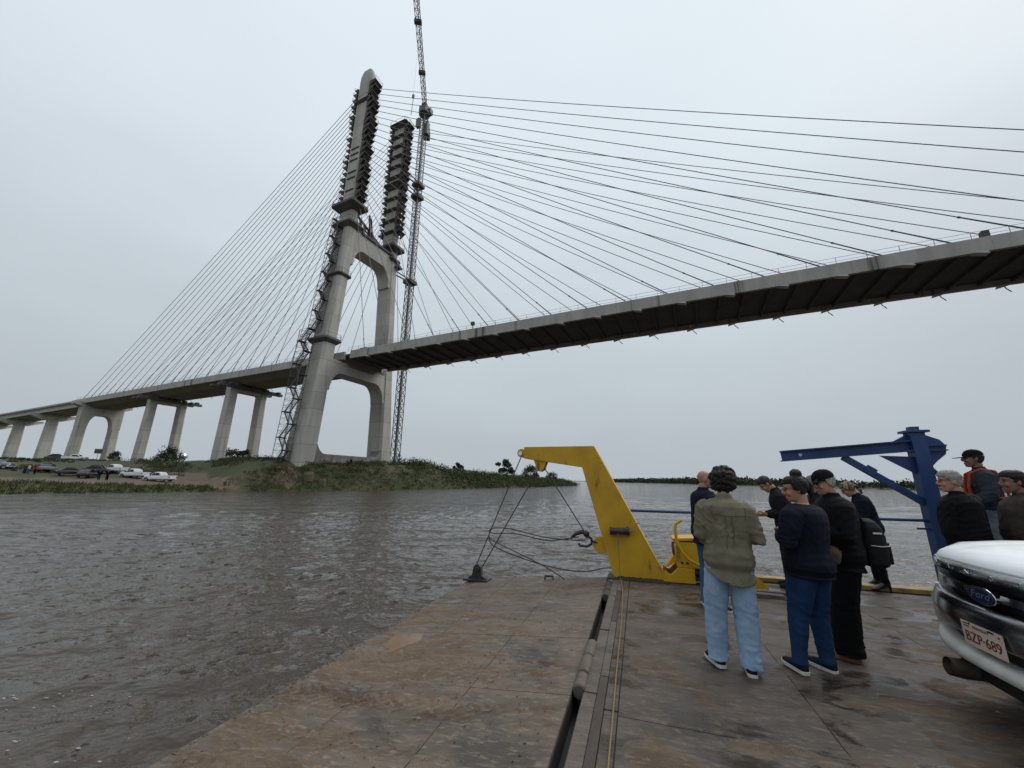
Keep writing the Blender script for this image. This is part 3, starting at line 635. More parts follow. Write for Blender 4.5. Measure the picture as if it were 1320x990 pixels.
# stay cables
def stay(p, q, sag, lo_pipe):
    p = Vector(p); q = Vector(q); N = 12; pts = [p.lerp(q, t/N)-Vector((0, 0, 4*sag*(t/N)*(1-t/N))) for t in range(N+1)]
    o = BM().tube(pts, .075, 6).build('stay_cable', 'cable_sheath', bridge, True)
    L = (q-p).length; f = lambda d: p.lerp(q, d)-Vector((0, 0, 4*sag*d*(1-d)))
    mb = BM(); mb.tube([f(1-lo_pipe/L), f(1-.5/L), f(1.)], [.095, .11, .14], 7); mb.tube([f(1-lo_pipe/L-.15/L), f(1-lo_pipe/L+.15/L)], .15, 7); mb.build('anchor_pipe', 'cable_pipe', o, True)
for sg, nd in ((-1, 68.75), (1, 81.65)):
    for k in range(NC):
        n = CN+sg*cz(zk[k]); sag = 1.3*(k/20)**2
        stay((-82.6, n, zk[k]), (sl[k], nd, ZD+.1), sag, 3+.3*k); stay((-82.5-wsz(zk[k]), n, zk[k]), (sr[k], nd, ZD+.1), sag*.8, 3+.3*k)

# ---------------------------------------------------------------- scaffold stairs
def stair_tower(p0, p1, nfl, w, d, label):
    """zigzag stair in bridge coordinates from p0 to p1 (centres), w along the deck axis"""
    p0 = Vector(p0); p1 = Vector(p1); wx, wy = bw(p0.x, p0.y); t = empty('stair_tower', (wx, wy, p0.z), BR, label, 'scaffold')
    ax = p1-p0; mb = MB()
    for sx in (-1, 1):
        for sy in (-1, 1): mb.bar(Vector((sx*w/2, sy*d/2, 0)), ax+Vector((sx*w/2, sy*d/2, 0)), .1)
    nl = nfl*2
    for i in range(nl+1):
        c = ax*(i/nl)
        for sx in (-1, 1): mb.bar(c+Vector((sx*w/2, -d/2, 0)), c+Vector((sx*w/2, d/2, 0)), .05)
        for sy in (-1, 1): mb.bar(c+Vector((-w/2, sy*d/2, 0)), c+Vector((w/2, sy*d/2, 0)), .05)
    for i in range(nl):
        a, b = ax*(i/nl), ax*((i+1)/nl); sx = 1 if i % 2 else -1; mb.bar(a+Vector((sx*w/2, -d/2, 0)), b+Vector((sx*w/2, d/2, 0)), .05)
        mb.bar(a+Vector((w/2, -d/2, 1.0)), a+Vector((-w/2, -d/2, 1.0)), .045); mb.bar(a+Vector((w/2, d/2, 1.0)), a+Vector((-w/2, d/2, 1.0)), .045)
    for i in range(0, nfl, 2): c = ax*(i/nfl); mb.bar(c+Vector((0, d/2, 0)), c+Vector((0, d/2+2.0, 0)), .1)
    mb.build('frame', 'scaffold_steel', t)
    for i in range(nfl):
        a = ax*(i/nfl); b = ax*((i+1)/nfl); sx = 1 if i % 2 else -1
        f = MB()
        for y in (-d*.32, d*.32):
            f.bar(a+Vector((sx*w*.36, y, 0)), b+Vector((-sx*w*.36, y, 0)), .1, .34)
            f.bar(a+Vector((sx*w*.36, y, 1.)), b+Vector((-sx*w*.36, y, 1.)), .05)
        ns = 9
        for k in range(ns):
            q = (a+Vector((sx*w*.36, 0, 0))).lerp(b+Vector((-sx*w*.36, 0, 0)), (k+.5)/ns); f.box(q, (.3, d*.6, .05))
        f.build('flight', 'scaffold_steel', t)
        MB().box(b+Vector((-sx*w*.44, 0, 0)), (w*.3, d*1.05, .16)).build('landing', 'formwork', t)
    return t
stair_tower((-86.6, 58.0, 4.6), (-86.9, 60.2, 38.5), 11, 3.4, 2.0, 'lower zigzag scaffold stair standing from ground to deck beside near pylon leg')
stair_tower((-85.9, 61.2, 38.6), (-86.2, 64.0, 74.0), 12, 2.7, 1.8, 'upper zigzag scaffold stair clinging to near pylon leg above the deck')

# ---------------------------------------------------------------- tower crane
cx, cy = bw(-84, 93); crane = empty('tower_crane', (cx, cy, 4.0), BR, 'slender dark lattice tower crane rising behind the far pylon leg', 'crane')
def lattice(mb, p, q, w, step, r, side=4, up=(0, 1, 0)):
    p = Vector(p); q = Vector(q); d = (q-p).normalized(); a = d.cross(Vector(up)).normalized(); b = a.cross(d)
    cs = [(-1, -1), (1, -1), (1, 1), (-1, 1)] if side == 4 else [(-1, -.6), (1, -.6), (0, 1)]
    n = max(1, int((q-p).length/step)); P = lambda i, k: p.lerp(q, i/n)+(a*cs[k][0]+b*cs[k][1])*w/2
    for k in range(side): mb.bar(P(0, k), P(n, k), r*1.7)
    for i in range(n):
        for k in range(side):
            k2 = (k+1) % side; mb.bar(P(i, k), P(i+1, k2) if i % 2 else P(i+1, k2), r); mb.bar(P(i, k2), P(i+1, k), r); mb.bar(P(i, k), P(i, k2), r)
mb = MB(); lattice(mb, (0, 0, 0), (0, 0, 138), 2.0, 2.6, .10); mast = mb.build('mast', 'crane_steel', crane)
mb = MB(); mb.bar((-.4, 0, 0), (-.4, 0, 136), .22); mb.bar((.2, .3, 0), (.2, .3, 136), .12); mb.build('ladder', 'crane_steel', mast)
for z in (64, 99, 104): mb = MB(); mb.box((0, 0, z), (3.4, 3.4, 1.2)); mb.bar((0, -1, z), (-1.0, -9.0, z-.3), .35); mb.bar((1.2, -1, z), (1.2, -9.0, z-.3), .3); mb.build('mast_tie', 'formwork', crane)
MB().box((0, 0, 139.5), (3.2, 3.2, 3.2)).tube([(0, 0, 137.6), (0, 0, 138.2)], 2.2, 14).box((-.2, 0, 142), (1.8, 1.8, 2.2)).build('slewing_unit', 'crane_grey', crane)
# jib runs level towards the river, almost over the photographer; counter jib the other way
jd = Vector((4.9, -34, 0)).normalized(); jl = Matrix.Rotation(-BR, 3, 'Z')@jd; top = Vector((0, 0, 141.5))
mb = MB(); lattice(mb, top+jl*1, top+jl*58, 1.7, 2.2, .1, 3, (0, 0, 1)); jib = mb.build('jib', 'crane_grey', crane)
mb = MB(); lattice(mb, top, top-jl*14, 1.6, 2.4, .11, 4, (0, 0, 1)); mb.build('counter_jib', 'crane_grey', crane)
side_v = Vector((-jl.y, jl.x, 0))
for k in range(3): MB().box(top-jl*(9+1.5*k)+Vector((0, 0, -1.6)), (1.2, 2.6, 3.4), math.atan2(jl.y, jl.x)).build('counterweight', 'concrete_dark', crane)
MB().box(top+side_v*2.0+Vector((0, 0, -2.2)), (1.8, 1.8, 2.2)).build('cab', 'crane_grey', crane)
MB().box((-1.6, -1.2, 133), (1.6, 1.2, 4)).box((1.7, .4, 130.5), (1.1, 1.5, 5.5)).build('climbing_frame', 'crane_grey', crane)
for t in (14, 30): MB().box(top+jl*t+Vector((0, 0, -.9)), (1.2, 2.4, .9), math.atan2(jl.y, jl.x)).build('trolley', 'crane_grey', jib)
hp = top+jl*26; hook = MB().tube([hp+Vector((0, 0, -1)), hp+Vector((0, 0, -26))], .02, 5).build('hoist_rope', 'crane_grey', crane)
mb = MB().box(hp+Vector((0, 0, -26.6)), (.6, .5, 1.3)); mb.tube([hp+Vector((0, 0, -27.2)), hp+Vector((.3, -.2, -28)), hp+Vector((-.2, 0, -34))], .09, 5); mb.build('hook_block', 'crane_steel', crane)

# ---------------------------------------------------------------- ferry (local x = u across, y = v along)
def fempty(name, u, v, z, label, cat, rz=0., group=None):
    x, y = fwd(u, v); return empty(name, (x, y, z), FR+rz, label, cat, group)
hull = MB(); hull.prism([(-.535, -6), (9.5, -6), (9.5, 8.5), (.7, 8.5), (.25, 8.1), (-.535, 7.72)], 2, -1.8, -.014)
ferry = hull.build('ferry_deck', 'hull'); ferry.rotation_euler = (0, 0, FR); tag(ferry, kind='structure')
pu = [-.25, 1.15, 2.75, 4.45, 6.3, 8.2, 9.5]; pv = [-6, -3.6, -1.2, 1.15, 3.35, 5.75, 8.1]
for i in range(6):
    for j in range(6):
        a, b = pu[i]+.004, pu[i+1]-.004; c, d = pv[j]+.004, pv[j+1]-.004
        if j == 5 and i == 0: MB().prism([(a, c), (b, c), (b, d), (.3, d), (a, 7.78)], 2, -.014, random.uniform(-.001, .0015)).build('deck_plate', 'deck_plate', ferry)
        else: MB().box(((a+b)/2, (c+d)/2, -.007), (b-a, d-c, .014)).build('deck_plate', 'deck_plate', ferry)
# hinge side edge bars
for j in range(7):
    a = -2+1.4*j; b = min(a+1.39, 7.7)
    e1, e2, e3 = [random.uniform(-.004, .004) for _ in range(3)]
    MB().box((-.475, (a+b)/2, -.004), (.10, b-a-.006-abs(e1)*4, .020+e1)).build('edge_bar', 'hinge_strip', ferry, bevel=.004)
    MB().box((-.388, (a+b)/2+.3, .0), (.066, b-a-.004, .022+e2)).build('edge_bar', 'rusty_steel' if j % 2 else 'hinge_strip', ferry, bevel=.004)
    MB().box((-.303, (a+b)/2-.2, -.002), (.094, b-a-.006, .014+e3)).build('edge_bar', 'deck_plate', ferry, bevel=.003)
for v0, v1, r in ((6.35, 6.62, .058), (6.66, 6.92, .058), (6.97, 7.22, .055), (3.62, 3.86, .06), (3.89, 4.22, .062), (4.25, 4.60, .06), (1.0, 1.4, .06), (1.44, 1.9, .06)):
    MB().tube([(-.568, v0, -.022), (-.568, v0+.01, -.022), (-.568, v1-.01, -.022), (-.568, v1, -.022)], [r*.8, r, r, r*.8], 16).build('hinge_barrel', 'rusty_steel' if v0 > 6 else 'hinge_steel', ferry, 40)
MB().box((4.9, 8.31, .03), (8.4, .20, .07)).build('edge_coaming', 'yellow_strip', ferry, bevel=.01)
MB().box((4.9, 8.46, .02), (8.4, .08, .04)).build('rubbing_strake', 'rusty_steel', ferry)
# mud film over the plates: pokes through the steel in patches
def mud(name, material, u0, u1, v0, v1, res, zf, par):
    us = np.arange(u0, u1+1e-6, res); vs = np.arange(v0, v1+1e-6, res); Uu, Vv = np.meshgrid(us, vs, indexing='ij'); Zz = zf(Uu, Vv)
    me = np_mesh(name, np.stack([Uu, Vv, Zz], -1).reshape(-1, 3), grid_faces(len(us), len(vs)), material, True)
    o = link(name, me, par); o['kind'] = 'stuff'; return o
def deck_mud_z(u, v):
    z = .010*fbm(u*1.1+3, v*2.4, 3)+.0055*fbm(u*5, v*9, 3)+.003*fbm(u*17, v*22, 2)
    edge = np.minimum.reduce([u+.25, 9-u, v+1, 8.1-v])
    return z-.0075+.004*np.exp(-((v-4.0)/1.6)**2)-.03*np.exp(-np.clip(edge, 0, 9)/.04)
mud('deck_mud', 'deck_mud', -.25, 6.0, .5, 8.1, .03, deck_mud_z, ferry)
def blob(name, material, u, v, ru, rv, z, par, seed, slope=0.):
    rg = np.random.default_rng(seed); ph = rg.random(4)*6.28; mb = MB(); pts = []
    for k in range(40):
        a = k/40*6.2832; r = 1+.22*math.sin(2*a+ph[0])+.16*math.sin(3*a+ph[1])+.1*math.sin(5*a+ph[2])+.07*math.sin(9*a+ph[3]); pts.append((u+ru*r*math.cos(a), v+rv*r*math.sin(a)))
    mb.prism(pts, 2, z-.006, z)
    if slope: mb.v = [(x, y, zz+slope*(x-u)) for x, y, zz in mb.v]
    return mb.build(name, material, par)
mat('puddle_deck', (.17, .125, .09), (.13, .098, .072), scale=2, rough=.05, spec=.5)
MB().box((-.60, 2.3, -.20), (.18, 10.8, .02)).build('gap_blocker', 'hull', ferry)  # added dark plate under the hinge gap, blocks bright glints off the water
# ramp hinged along the left side, hanging slightly outwards
RS = .0875
ramp = fempty('loading_ramp', -.62, 2.0, 0., 'muddy brown steel loading ramp let down on the left of the ferry', 'ramp'); RU, RVv = -.62, 2.0
def rz_(u): return -.018-RS*(-.62-u)
def rbuild(mb, name, m, par=None, **k):
    mb.v = [(x-RU, y-RVv, z) for x, y, z in mb.v]; return mb.build(name, m, par or ramp, **k)
mb = MB(); mb.add([(u, v, rz_(u)+dz) for v in (-3, 7.66) for u, dz in ((-3.26, -.02), (-.625, -.02), (-.625, -.2), (-3.26, -.14))], [(0, 1, 2, 3), (7, 6, 5, 4), (0, 4, 5, 1), (1, 5, 6, 2), (2, 6, 7, 3), (3, 7, 4, 0)]); rbuild(mb, 'ramp_frame', 'hull')
ru = [-3.26, -2.4, -1.5, -.625]; rvv = [-3, -1.2, .6, 2.35, 3.55, 4.75, 5.95, 7.0, 7.66]
for i in range(3):
    for j in range(8):
        a, b = ru[i]+.004, ru[i+1]-.004; c, d = rvv[j]+.004, rvv[j+1]-.004; e = random.uniform(0, .002); mb = MB()
        mb.add([(u, v, rz_(u)+dz) for v in (c, d) for u, dz in ((a, e), (b, e), (b, -.025), (a, -.025))], [(0, 1, 2, 3), (7, 6, 5, 4), (0, 4, 5, 1), (1, 5, 6, 2), (2, 6, 7, 3), (3, 7, 4, 0)]); rbuild(mb, 'ramp_plate', 'ramp_plate')
def ramp_mud_z(u, v):
    uu = u+RU; vv = v+RVv
    z = .012*fbm(uu*.8+3, vv*2.2+8, 3)+.0065*fbm(uu*3.5, vv*9, 3)+.004*fbm(uu*15, vv*21, 2)
    for vc, w, am in ((4.05, .14, .020), (3.8, .10, .014), (3.25, .13, .018), (2.72, .1, .012), (5.2, .09, .008), (2.3, .12, .014)):   # wheel tracks run across the ramp
        m_ = np.exp(-((vv-vc-.06*np.sin(uu*1.2))/w)**4)*np.clip((1.2+vnoise(uu*1.2, vv*2))/1.4, 0, 1)
        z = z+m_*am*(.3+np.sign(np.sin(uu*52+np.abs(vv-vc)*60))*.5)
    z = z-.022*np.exp(-(((uu+2.76)/.17)**2+((vv-4.44)/.33)**2)**1.5)
    edge = np.minimum.reduce([uu+3.26, -.64-uu, vv+3, 7.66-vv])
    return rz_(uu)+z-.0045+.006*np.exp(-((vv-3.2)/1.5)**2)-.006*np.clip((vv-5.3)/1.2, 0, 1)-.03*np.exp(-np.clip(edge, 0, 9)/.035)
mud('ramp_mud', 'ramp_mud', -3.26-RU, -.64-RU, .8-RVv, 7.66-RVv, .022, ramp_mud_z, ramp)
blob('puddle', 'puddle', -2.76-RU, 4.44-RVv, .16, .30, rz_(-2.76)+.006, ramp, 12, RS)
mb = MB(); mb.prism([(-.20, 0), (.22, 0), (.20, .05), (.10, .10), (.075, .24), (.03, .29), (-.03, .29), (-.075, .24), (-.10, .10), (-.18, .05)], 1, -.05, .05); mb.tube([(0, -.09, .21), (0, .09, .21)], .05, 12); mb.box((0, 0, .02), (.5, .26, .04)); mb.v = [(x-3.06, y+7.42, z+rz_(-3.06)+.01) for x, y, z in mb.v]; rbuild(mb, 'lifting_lug', 'black_iron', bevel=.008)
mb = MB(); mb.tube([(-1.75, 7.5, rz_(-1.7)), (-1.75, 7.5, rz_(-1.7)+.06), (-1.6, 7.5, rz_(-1.7)+.06), (-1.6, 7.5, rz_(-1.7))], .018, 8); rbuild(mb, 'pad_eye', 'black_iron')

mb = MB(); rg = random.Random(31)                          # crumbs of mud dropped by wheels, thickest along the tracks and the outer edge
for k in range(620):
    if k < 160: u, v = -3.25+abs(rg.gauss(0, .03)), rg.uniform(1.2, 7.6)
    else: u, v = rg.uniform(-3.2, -.7), rg.choice((4.05, 3.25, 2.72, 2.3, 3.8, 5.2))+rg.gauss(0, .22)
    r = rg.uniform(.002, .0075)*(1.5 if k < 160 else 1); mb.ball((u-RU, v-RVv, rz_(u)+.007), (r*rg.uniform(.8, 1.6), r, r*.6), 5, 4)
tag(mb.build('mud_crumbs', 'ramp_mud', ramp), kind='stuff')

# ---------------------------------------------------------------- yellow ramp davit with winch
dav = fempty('ramp_davit', -.1, 7.65, 0., 'yellow steel davit with cranked boom at the ferry edge', 'davit'); D0 = (-.1, 7.65)
def dbuild(mb, name, m, par=None, **k):
    mb.v = [(x-D0[0], y-D0[1], z) for x, y, z in mb.v]; return mb.build(name, m, par or dav, **k)
arm = dbuild(MB().prism([(-2.17, 2.31), (-.77, 2.31), (.36, .07), (.26, .0), (-.51, .0), (-1.01, 1.91), (-2.17, 2.08)], 1, 7.52, 7.80), 'boom', 'yellow_paint', bevel=.008)
def disc(c, r, y0, y1, n=20): return MB().prism([(c[0]+r*math.cos(2*math.pi*k/n), c[1]+r*math.sin(2*math.pi*k/n)) for k in range(n)], 1, y0, y1)
dbuild(disc((-2.24, 2.19), .085, 7.56, 7.60), 'tip_lug', 'yellow_paint', arm); dbuild(disc((-2.24, 2.19), .085, 7.70, 7.74), 'tip_lug', 'yellow_paint', arm)
dbuild(disc((-2.25, 2.18), .04, 7.52, 7.78), 'lug_pin', 'chrome_bright', arm)
for y in (7.55, 7.71): dbuild(MB().prism([(-2.0, 2.12), (-1.69, 2.08), (-1.78, 1.86), (-1.84, 1.82), (-1.90, 1.84)], 1, y, y+.03), 'sheave_cheek', 'yellow_paint', arm, bevel=.004)
dbuild(disc((-1.84, 1.92), .09, 7.60, 7.69), 'sheave', 'black_iron', arm)
dbuild(disc((-.72, .52), .145, 7.60, 7.66, 24), 'side_lug', 'yellow_paint', arm, bevel=.006)
mb = MB().tube([(-.52, 7.44, .79), (-.24, 7.44, .80)], .055, 14); mb.tube([(-.54, 7.44, .79), (-.51, 7.44, .79)], .07, 14); mb.tube([(-.26, 7.44, .8), (-.2, 7.44, .8)], .075, 14); mb.box((-.38, 7.49, .8), (.3, .07, .06)); dbuild(mb, 'hand_winch', 'black_iron', smooth=40)
dbuild(MB().tube([(-.2, 7.44, .8), (-.13, 7.44, .81), (-.12, 7.43, .93), (-.02, 7.42, .95)], .011, 8), 'winch_crank', 'yellow_pipe', smooth=True)
dbuild(MB().box((-.12, 7.66, .012), (1.0, .5, .03)), 'foot_plate', 'rusty_steel')
mb = MB()
for k in range(16): mb.box((-.42+.05*k, 7.515, .02+.006*random.random()), (.05, .02, .03+.02*random.random()))
dbuild(mb, 'weld_bead', 'rusty_steel')
win = fempty('winch_machine', .75, 7.75, 0., 'low yellow winch housing beside the davit foot, behind the olive shirt', 'winch'); W0 = (.75, 7.75)
def wbuild(mb, name, m, **k):
    mb.v = [(x-W0[0], y-W0[1], z) for x, y, z in mb.v]; return mb.build(name, m, win, **k)
wbuild(MB().prism([(.30, .02), (.80, .02), (.80, .25), (.55, .25), (.44, .14), (.40, .14), (.34, .2)], 1, 7.5, 7.56), 'side_cheek', 'yellow_paint', bevel=.006)
wbuild(MB().prism([(.30, .02), (.80, .02), (.80, .25), (.55, .25), (.44, .14), (.40, .14), (.34, .2)], 1, 8.0, 8.06), 'side_cheek', 'yellow_paint', bevel=.006)
wbuild(MB().prism([(.54, .25), (1.15, .25), (1.15, .66), (.62, .66), (.52, .6)], 1, 7.52, 8.0), 'gear_housing', 'yellow_paint', bevel=.02)
wbuild(MB().prism([(.36, .22), (.56, .34), (.56, .44), (.50, .42)], 1, 7.62, 7.95), 'guard', 'yellow_paint')
wbuild(MB().prism([(.5, .67), (1.2, .72), (1.2, .76), (.5, .71)], 1, 7.5, 8.0), 'lid', 'yellow_paint')
wbuild(MB().tube([(.5, 7.8, .45), (1.15, 7.8, .45)], .17, 16), 'drum', 'rusty_steel', smooth=40)
for c in ((.62, .33), (.70, .33), (.60, .56)): wbuild(disc(c, .02, 7.505, 7.53, 8), 'bolt', 'black_iron')
pts = [(.56, 7.44, .95), (.545, 7.44, .85), (.56, 7.44, .68), (.62, 7.44, .52), (.72, 7.44, .40), (.9, 7.44, .31)]
pts = [Vector(pts[0]).lerp(Vector((.66, 7.46, 1.02)), 1-k/3) for k in range(3)]+[Vector(p) for p in pts]; wbuild(MB().tube(pts, .024, 10), 'guard_pipe', 'yellow_pipe', smooth=True)
wbuild(MB().tube([(1.13, 7.44, .55), (1.17, 7.44, .75), (1.16, 7.5, .85)], .022, 8), 'control_lever', 'yellow_pipe', smooth=True)
wbuild(MB().box((.95, 7.62, .1), (.3, .2, .05)).box((.95, 7.62, .19), (.3, .2, .05)).box((.95, 7.75, .12), (.3, .05, .2)), 'fairlead', 'black_iron')
wbuild(MB().prism([(1.35, .02), (1.86, .02), (1.86, .05), (1.60, .30), (1.35, .30)], 1, 7.54, 7.6), 'rear_gusset', 'yellow_paint', bevel=.006)
# ropes
def rope(name, label, pts, r, m='wire_rope', cat='rope', group=None):
    P = [Vector(p) for p in pts]; Q = []
    for i in range(len(P)-1):
        p0, p1, p2, p3 = P[max(i-1, 0)], P[i], P[i+1], P[min(i+2, len(P)-1)]; n = max(2, int((p2-p1).length/.06)) if len(P) > 2 else 2
        for k in range(n):
            t = k/n; Q.append(.5*((2*p1)+(p2-p0)*t+(2*p0-5*p1+4*p2-p3)*t*t+(3*p1-p0-3*p2+p3)*t**3))
    Q.append(P[-1]); o = MB().tube([q-P[0] for q in Q], r, 7).build(name, m, None, True); x, y = fwd(P[0].x, P[0].y); o.location = (x, y, P[0].z); o.rotation_euler = (0, 0, FR); return tag(o, label, cat, group)
rope('wire_rope', 'steel wire rope from boom tip to the black ramp lug', [(-2.25, 7.65, 2.16), (-3.10, 7.42, .03)], .011)
rope('wire_rope', 'steel wire rope from hanging sheave down to ramp lug, the right one of the pair', [(-1.90, 7.645, 1.88), (-2.97, 7.42, .02)], .011)
rope('wire_rope', 'steel wire rope slanting from the sheave to the hook', [(-1.76, 7.645, 1.87), (-1.0, 7.6, .72)], .011)
rope('slack_rope', 'upper loop of loose rope strung level from taut wires to the hook', [(-1.0, 7.6, .58), (-1.25, 7.58, .58), (-1.8, 7.56, .61), (-2.4, 7.52, .72), (-2.78, 7.5, .73), (-2.87, 7.49, .66), (-2.75, 7.5, .63), (-2.3, 7.52, .64), (-1.7, 7.55, .55), (-1.2, 7.58, .63), (-1.12, 7.6, .64)], .010)
rope('slack_rope', 'lower loose rope drooping from the wires towards the ramp end', [(-2.87, 7.5, .62), (-2.84, 7.5, .52), (-2.45, 7.52, .36), (-1.95, 7.54, .17), (-1.6, 7.5, .03), (-1.38, 7.45, -.07)], .010)
rope('slack_rope', 'long sagging rope running from the wires to the davit foot', [(-2.87, 7.48, .55), (-2.8, 7.48, .42), (-2.4, 7.5, .27), (-1.8, 7.55, .12), (-1.3, 7.6, .05), (-.95, 7.62, .06), (-.7, 7.62, .13), (-.5, 7.6, .15)], .010)
rope('hand_winch_line', 'thin pale line from hand winch down and along the deck seam', [(-.40, 7.38, .76), (-.40, 7.375, .4), (-.40, 7.37, .06), (-.385, 7.3, .032), (-.33, 6.5, .03), (-.30, 5.2, .022), (-.29, 4, .02), (-.275, 2.6, .018), (-.27, 1.0, .018)], .006, 'thin_rope', 'rope')
hk = fempty('lifting_hook', -1.0, 7.6, .6, 'black iron hook shackled to the round lug on the davit', 'hook')
MB().tube([(0, 0, .12), (-.07, 0, .13), (-.16, 0, .10), (-.24, 0, .04), (-.27, 0, .0)], [.03, .042, .034, .028, .018], 10).ball((.02, 0, .1), .06).build('hook_body', 'black_iron', hk, True)
MB().tube([(.02, 0, .08), (.11, 0, .02), (.11, 0, -.07), (.02, 0, -.12), (-.1, 0, -.11), (-.13, 0, -.07)], .024, 10).tube([(.03, -.05, .05), (.03, .05, .05)], .026, 8).tube([(.12, 0, -.02), (.22, .02, -.05), (.25, .03, -.06)], .022, 8).build('shackle', 'black_iron', hk, True)

# ---------------------------------------------------------------- blue gallows frame and railing
gal = fempty('gallows_frame', 4.4, 8.36, 0., 'dark blue steel gallows frame with long arm over the railing', 'frame'); G0 = (4.4, 8.36)
def gb(mb, name, m='blue_paint', par=None, **k):
    mb.v = [(x-G0[0], y-G0[1], z) for x, y, z in mb.v]; return mb.build(name, m, par or gal, **k)
sc8 = 8.36/7.6
gb(MB().box((4.57, 8.36, 1.26), (.20, .20, 2.52)), 'post', bevel=.008)
gb(MB().box((4.57, 8.36, 2.54), (.30, .28, .04)).box((4.57, 8.36, 2.59), (.12, .12, .07)), 'post_cap', bevel=.004)
mb = MB(); zl, zr = 2.14, 2.30
for dz in (-.085, .085): mb.bar((2.56, 8.36, zl+dz), (4.47, 8.36, zr+dz), .16, .022)
mb.bar((2.56, 8.36, zl), (4.47, 8.36, zr), .022, .16); gb(mb, 'arm_beam')
gb(disc((2.86, 2.165), .028, 8.345, 8.375, 12), 'hole_sky_disc', 'hole_sky')  # solid pale disc, coloured like bright sky showing through a hole in the arm
gb(MB().bar((3.5, 8.36, 2.12), (4.50, 8.36, 1.36), .08, .10), 'diagonal_brace'); gb(MB().bar((3.78, 8.32, 1.93), (3.9, 8.32, 1.84), .03, .13), 'brace_splice')
gb(MB().prism([(4.47, 2.12), (4.02, 2.14), (4.47, 1.83)], 1, 8.345, 8.365), 'lower_gusset'); gb(MB().prism([(4.47, 2.50), (4.22, 2.36), (4.47, 2.36)], 1, 8.345, 8.365), 'upper_gusset')
gb(MB().prism([(4.67, 2.50), (4.88, 2.40), (4.95, 2.30), (4.92, 2.16), (4.78, 2.04), (4.67, 1.92)], 1, 8.34, 8.37), 'side_gusset'); gb(MB().box((4.79, 8.31, 2.30), (.26, .08, .02)).box((4.79, 8.31, 2.22), (.26, .08, .02)), 'stiffener')
gb(MB().box((4.57, 8.36, .02), (.42, .4, .03)), 'foot_plate'); gb(MB().box((4.40, 8.36, .96), (.16, .05, .03)), 'rail_bracket')
gb(MB().tube([(4.7, 8.4, 1.95), (4.85, 8.42, 1.75), (4.9, 8.42, 1.5)], .03, 8), 'conduit', smooth=True)
rl = fempty('side_railing', 2.2, 8.36, 0., 'dark blue pipe railing along the ferry edge behind the group', 'railing')
for z in (1.09, .55): MB().tube([(-2.4, 0, z), (2.28, 0, z)], .026, 10).build('rail_pipe', 'blue_rail', rl, True) if z > 1 else None
for x in (-1.15,): MB().tube([(x, 0, 0), (x, 0, 1.07)], .028, 10).build('rail_post', 'blue_rail', rl, True)
mb = MB().tube([(0, 0, 1.09), (4.6, 0, 1.09)], .026, 10).tube([(1.5, 0, .05), (1.5, 0, 1.09)], .028, 10).tube([(4.5, 0, .05), (4.5, 0, 1.09)], .028, 10)
r2 = fempty('side_railing', 4.7, 8.36, 0., 'blue pipe railing right of the gallows post, behind the truck bonnet', 'railing'); mb.build('rail_pipe', 'blue_rail', r2, True)
for i, (u, v, L, a, z, lb) in enumerate(((1.62, 7.12, .62, -.03, .03, 'weathered grey timber plank lying in front of the yellow gusset'), (1.72, 7.36, .75, .02, .022, 'thin dark batten lying behind the timber plank on deck'))):
    p = fempty('timber_plank', u, v, 0., lb, 'plank', a); MB().box((0, 0, z), (L, .13 if i == 0 else .08, 2*z)).build('plank_board', 'wood_plank', p, bevel=.006)

# ---------------------------------------------------------------- vehicles
def text_mesh(body, size, depth, material, shear=0., name='lettering', sx=1.):
    cu = bpy.data.curves.new('txt', 'FONT'); cu.body = body; cu.size = size; cu.extrude = depth; cu.align_x = 'CENTER'; cu.align_y = 'CENTER'; cu.shear = shear; cu.resolution_u = 3
    o = bpy.data.objects.new('txt', cu); COL.objects.link(o); dg = bpy.context.evaluated_depsgraph_get(); dg.update()
    me = bpy.data.meshes.new_from_object(o.evaluated_get(dg)); bpy.data.objects.remove(o); me.name = name
    me.transform(Matrix.Rotation(math.pi/2, 4, 'X')@Matrix.Diagonal((sx, 1, 1, 1))); me.materials.clear(); me.materials.append(MATS[material]); return me
def wheel_parts(parent, x, y, r, w):
    mb = MB(); n = 28; prof = [(-.5, .72), (-.5, .93), (-.36, 1.), (.36, 1.), (.5, .93), (.5, .72)]
    rings = [[(x+a*w, y+b*r*math.cos(t), r+b*r*math.sin(t)) for a, b in prof] for t in [2*math.pi*k/n for k in range(n)]]
    mb.loft(rings+[rings[0]], True, False); ty = mb.build('wheel', 'rubber', parent, 40)
    mb = MB(); sg = 1 if x > 0 else -1
    mb.tube([(x-sg*w*.3, y, r), (x+sg*w*.42, y, r)], r*.73, 20); mb.build('rim', 'wheel_rim', ty, 40)
def section(w, zb, zs, zt, tw, n=None):
    """half section points from bottom side up to the centre, mirrored to a closed ring in xz"""
    P = [(w*.93, zb), (w, zb+.1), (w*1.0, (zb+zs)/2), (w*.995, zs-.06), (w*.97, zs), (w*.9, zs+.35*(zt-zs)), (tw, zs+.78*(zt-zs)), (tw*.6, zt-.01), (0, zt)]
    return P+[(-x, z) for x, z in P[-2::-1]]
def loft_y(mb, secs):
    return mb.loft([[(x, y, z) for x, z in P] for y, P in secs])
